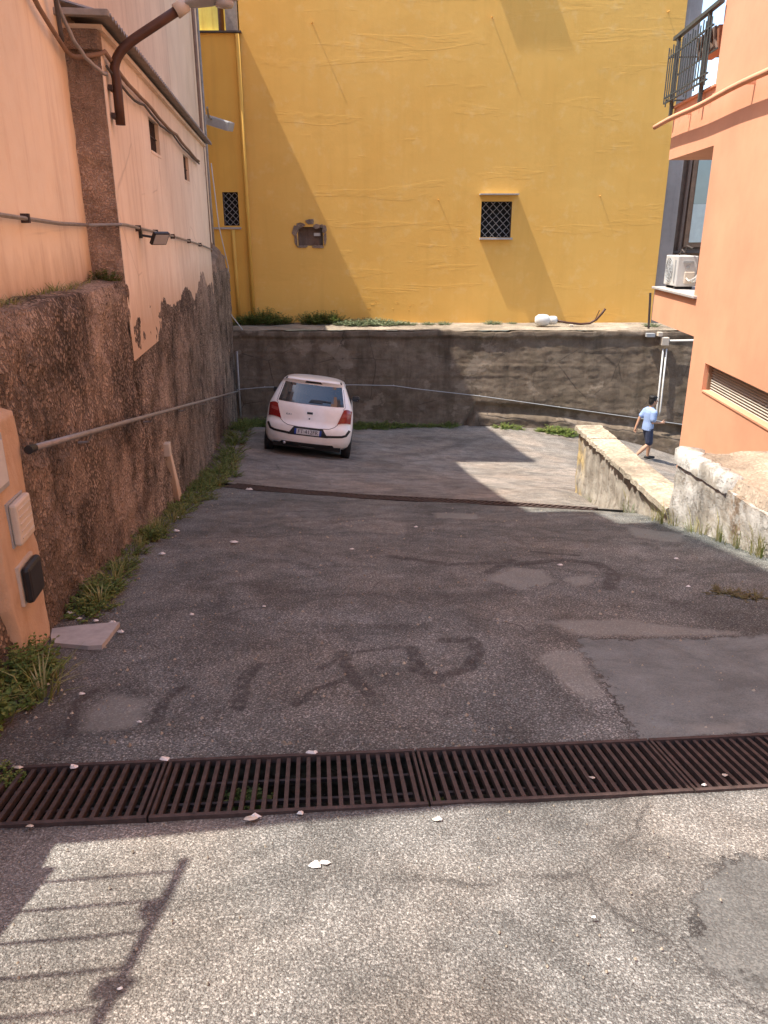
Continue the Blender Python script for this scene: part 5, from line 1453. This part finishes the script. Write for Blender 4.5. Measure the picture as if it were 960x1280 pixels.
for Y, d in [(3.05, .3), (3.3, .28), (4.4, .24), (4.95, .2), (5.3, .16), (6.2, .14), (7.0, .16), (7.6, .2), (8.1, .22), (9.0, .26), (10.6, .4), (11.3, .45), (12.6, .5), (13.3, .45)]:
    x, y, z = foot(Y, d); place(TX, x, y, z, .6 + .5 * random.random())
# bush on the ledge at the lean-to corner
B1 = leafy('ledge_weed', 40, .22, .16, .05, 'leaf', 11, 14, 'dark green weed on the rubble ledge at the lean-to corner', '')
place(B1, *WL(7.22, -.42, -.12)[:2], -.43, .9)
# dry fringe on the ledge under the peach house
LT = 'dry grass fringe on the rubble ledge below the peach house'
GT = 'dry tufts on the rubble ledge'
T1 = grassy('dry_grass_tuft', 60, .10, .14, 'leaf3', 21, LT, GT)
for Y in (3.9, 4.2, 4.6, 4.9, 5.2, 5.6, 5.9, 6.3, 6.6, 6.9):
    place(T1, *WL(Y, 0, -.20)[:2], -.42, .7 + .5 * random.random())
# terrace weeds at the foot of the yellow wall
LD = 'dark green weed clump in the shade at the foot of the yellow wall'
W1 = leafy('terrace_weed', 60, .55, .55, .10, 'leaf', 31, 15, LD, 'shaded weeds on the terrace')
for px_, s, Y in [(300, .7, 22.3), (312, .8, 22.5), (330, 1.05, 22.6), (345, .75, 22.5), (358, .6, 22.6), (388, .8, 22.6), (402, .85, 22.6), (416, .85, 22.6)]:
    p = on_Y(px_, 405, Y); place(W1, p[0], Y, -2.42, s)
LS = 'silvery sunlit weed patch at the foot of the yellow wall'
W2 = leafy('terrace_weed', 70, .22, .50, .07, 'leaf2', 33, 13, LS, 'sunlit weeds on the terrace')
for px_, s, Y in [(432, .9, 22.4), (447, 1, 22.3), (462, 1.15, 22.4), (478, 1.0, 22.3), (492, .8, 22.4), (510, .6, 22.4), (535, .5, 22.5), (556, .55, 22.5), (615, .65, 22.6), (640, .35, 22.7), (815, .6, 22.0)]:
    p = on_Y(px_, 405, Y); place(W2, p[0], Y, -2.41, s)
# weeds along the concrete wall
LC = 'low green weed at the foot of the concrete wall in the yard'
W3 = leafy('yard_weed', 60, .26, .50, .075, 'leaf', 41, 13, LC, 'weeds along the concrete wall')
for px_, s, Y in [(308, .9, 20.6), (318, .8, 20.6), (332, .8, 20.6), (446, .9, 20.5), (462, .95, 20.5), (480, .9, 20.5), (500, .8, 20.55), (520, .6, 20.55), (540, .65, 20.55), (560, .7, 20.55), (632, .75, 20.4), (648, .55, 20.4), (692, .85, 20.2), (704, .95, 20.2), (715, .8, 20.2), (680, .5, 20.3)]:
    p = on_Y(px_, 525, Y); place(W3, p[0], Y, g(p[0], Y) - .02, s)
# tufts along the low walls
LG = 'sunlit grass tuft sprouting at the foot of the low concrete walls'
T2 = grassy('grass_tuft', 26, .34, .20, 'leaf3', 51, LG, 'grass tufts along the low walls')
T3 = grassy('grass_tuft', 34, .20, .20, 'leaf2', 52, LG, 'grass tufts along the low walls')
for px_, py_, p, s in [(744, 628, T3, .9), (748, 630, T2, .7), (770, 632, T3, 1.1), (774, 634, T2, .9), (790, 638, T2, 1.0), (792, 640, T3, .8), (822, 650, T2, .8), (834, 653, T2, .9), (848, 656, T2, .9), (868, 663, T3, .7), (872, 665, T2, .8), (884, 668, T2, .7), (905, 676, T2, 1.0), (909, 677, T3, .8), (922, 681, T2, .9), (930, 684, T2, .9), (940, 688, T3, .7), (952, 692, T2, 1.0), (958, 695, T2, 1.0)]:
    q = gpx(px_, py_); place(p, q[0] - .04, q[1], q[2] - .01, s * .85)
T4 = leafy('flat_weed', 34, .05, .22, .028, 'leaf4', 61, 12, 'flat brownish weed patch in a crack of the ramp asphalt', 'weeds in the ramp cracks')
for px_, py_ in [(898, 741), (915, 744), (932, 747), (945, 749)]:
    q = gpx(px_, py_); place(T4, q[0], q[1], q[2], .55)
T5 = leafy('drain_weed', 16, .12, .07, .03, 'leaf', 62, 10, 'small weed rising through the wide drain grating', 'weeds in the wide drain')
for px_, py_, s in [(10, 976, .6), (22, 968, .5), (4, 965, .7), (292, 975, .8), (322, 975, .9), (548, 985, .7), (855, 965, .6), (300, 985, .7)]:
    q = gpx(px_, py_); place(T5, q[0], q[1], q[2] - .12 if px_ > 60 else q[2] - .03, s)
T6 = leafy('climbing_plant', 30, .12, .10, .05, 'leaf', 63, 10, 'leafy climbing plant twined on the parapet railing', 'plants on the parapet railing')
for k in range(9):
    place(T6, -1.77, 1.5 - k * .28, .585 - .04 * random.random(), .25 + .22 * random.random())

# ================================================================== LOOSE THINGS ON THE GROUND
def flat_piece(name, pts, th, mat, lab, cat, group=None, lift=.004, rag=.0):
    q = [gpx(*p) for p in pts]; m = MB(); n = len(q)
    top = [(a[0], a[1], g(a[0], a[1]) + lift + th + random.random() * rag) for a in q]; bot = [(a[0], a[1], g(a[0], a[1]) + lift - .02) for a in q]
    m.add(top + bot, [tuple(range(n)), tuple(range(2 * n - 1, n - 1, -1))] + [(k, n + k, n + (k + 1) % n, (k + 1) % n) for k in range(n)])
    return tag(m.build(name, mat, None), lab, cat, group)
flat_piece('broken_board', [(64, 800), (66, 790), (90, 787), (120, 784), (150, 782), (140, 796), (128, 811), (110, 812), (88, 810), (66, 808)], .012, 'slab', 'broken grey board lying flat beside the weeds at the rubble wall', 'board', None, .012)
LP = 'small white scrap of rubbish on the ramp asphalt'
GP = 'white scraps on the ramp'
def scrap(px_, py_, s, mat='paper', lab=LP, grp=GP, name='paper_scrap', cat='litter', hgt=.4):
    q = gpx(px_, py_); m = MB(); n = 7; r = random.Random(int(px_ * 7 + py_))
    ring = []; mid = []
    for k in range(n):
        a = 6.283 * k / n; rr_ = s * (.6 + .7 * r.random()); x, y = q[0] + math.cos(a) * rr_, q[1] + math.sin(a) * rr_ * .7
        z = g(x, y) + .012; ring.append((x, y, z)); mid.append((q[0] + (x - q[0]) * .55, q[1] + (y - q[1]) * .55, z + s * hgt * (.5 + r.random())))
    m.add(ring + mid, [tuple(range(n, 2 * n))] + [(k, (k + 1) % n, n + (k + 1) % n, n + k) for k in range(n)] + [tuple(range(n - 1, -1, -1))])
    return tag(m.build(name, mat, None), lab, cat, grp)
for px_, py_, s in [(151, 792, .028), (142, 780, .022), (88, 768, .028), (120, 778, .018), (203, 694, .035), (221, 665, .035), (221, 648, .03), (292, 679, .04), (312, 613, .05), (102, 870, .018), (206, 952, .02), (390, 944, .022), (92, 962, .02), (440, 688, .02),
                    (700, 708, .02), (860, 735, .02), (770, 610, .03), (60, 858, .016), (175, 905, .012), (240, 770, .016), (330, 760, .014), (520, 660, .02), (845, 700, .02)]:
    scrap(px_, py_, s)
LF = 'small pale scrap lying on the sunlit pavement in front of the wide drain'
for px_, py_, s in [(395, 1084, .022), (405, 1082, .018), (320, 1024, .02), (375, 1020, .014), (548, 1027, .014), (880, 984, .012), (742, 1150, .008), (150, 1240, .008)]:
    scrap(px_, py_, s, 'paper', LF, 'scraps on the sunlit pavement')
LY = 'dry tan leaf lying on the asphalt near the drain'
for px_, py_, s in [(22, 962, .022), (315, 1026, .024), (38, 1036, .012), (130, 790, .02), (100, 775, .02), (545, 1028, .014), (905, 972, .014), (740, 975, .012)]:
    scrap(px_, py_, s, 'offwhite', LY, 'dry leaves by the drain', 'dry_leaf', 'leaf', .25)
# loose grit: too many to count
m = MB(); m.fixn = False
r = random.Random(77)
def grit(m, x, y, s):
    z = g(x, y) + .006
    vs_ = [(x + s * math.cos(a) * (.7 + .5 * r.random()), y + s * math.sin(a) * (.7 + .5 * r.random()), z - .004) for a in (0, 1.26, 2.5, 3.8, 5.0)]
    m.add(vs_ + [(x + s * .2 * r.random(), y + s * .2 * r.random(), z + s * (.5 + .4 * r.random()))], [(k, (k + 1) % 5, 5) for k in range(5)])
for _ in range(350):
    gx_ = -1.4 + 3.6 * r.random(); gy_ = .95 + 1.25 * r.random()
    if gy_ < gline(gx_, 0) - .02: grit(m, gx_, gy_, .002 + .0035 * r.random() ** 2)
for _ in range(1700):
    y = 2.6 + 8 * r.random() ** 1.6; xl = XL + KL * y + .1; x = xl + (4.6 + .2 * y) * r.random() ** 1.5
    if x < 2.9 and y > gline(x, GW) + .02 and not (-.05 < y - fline(x, 0) < FW + .05): grit(m, x, y, .003 + .009 * r.random() ** 3)
tag(m.build('loose_grit', 'cap', None), 'scattered pale grit on the asphalt', 'grit', None, 'stuff')
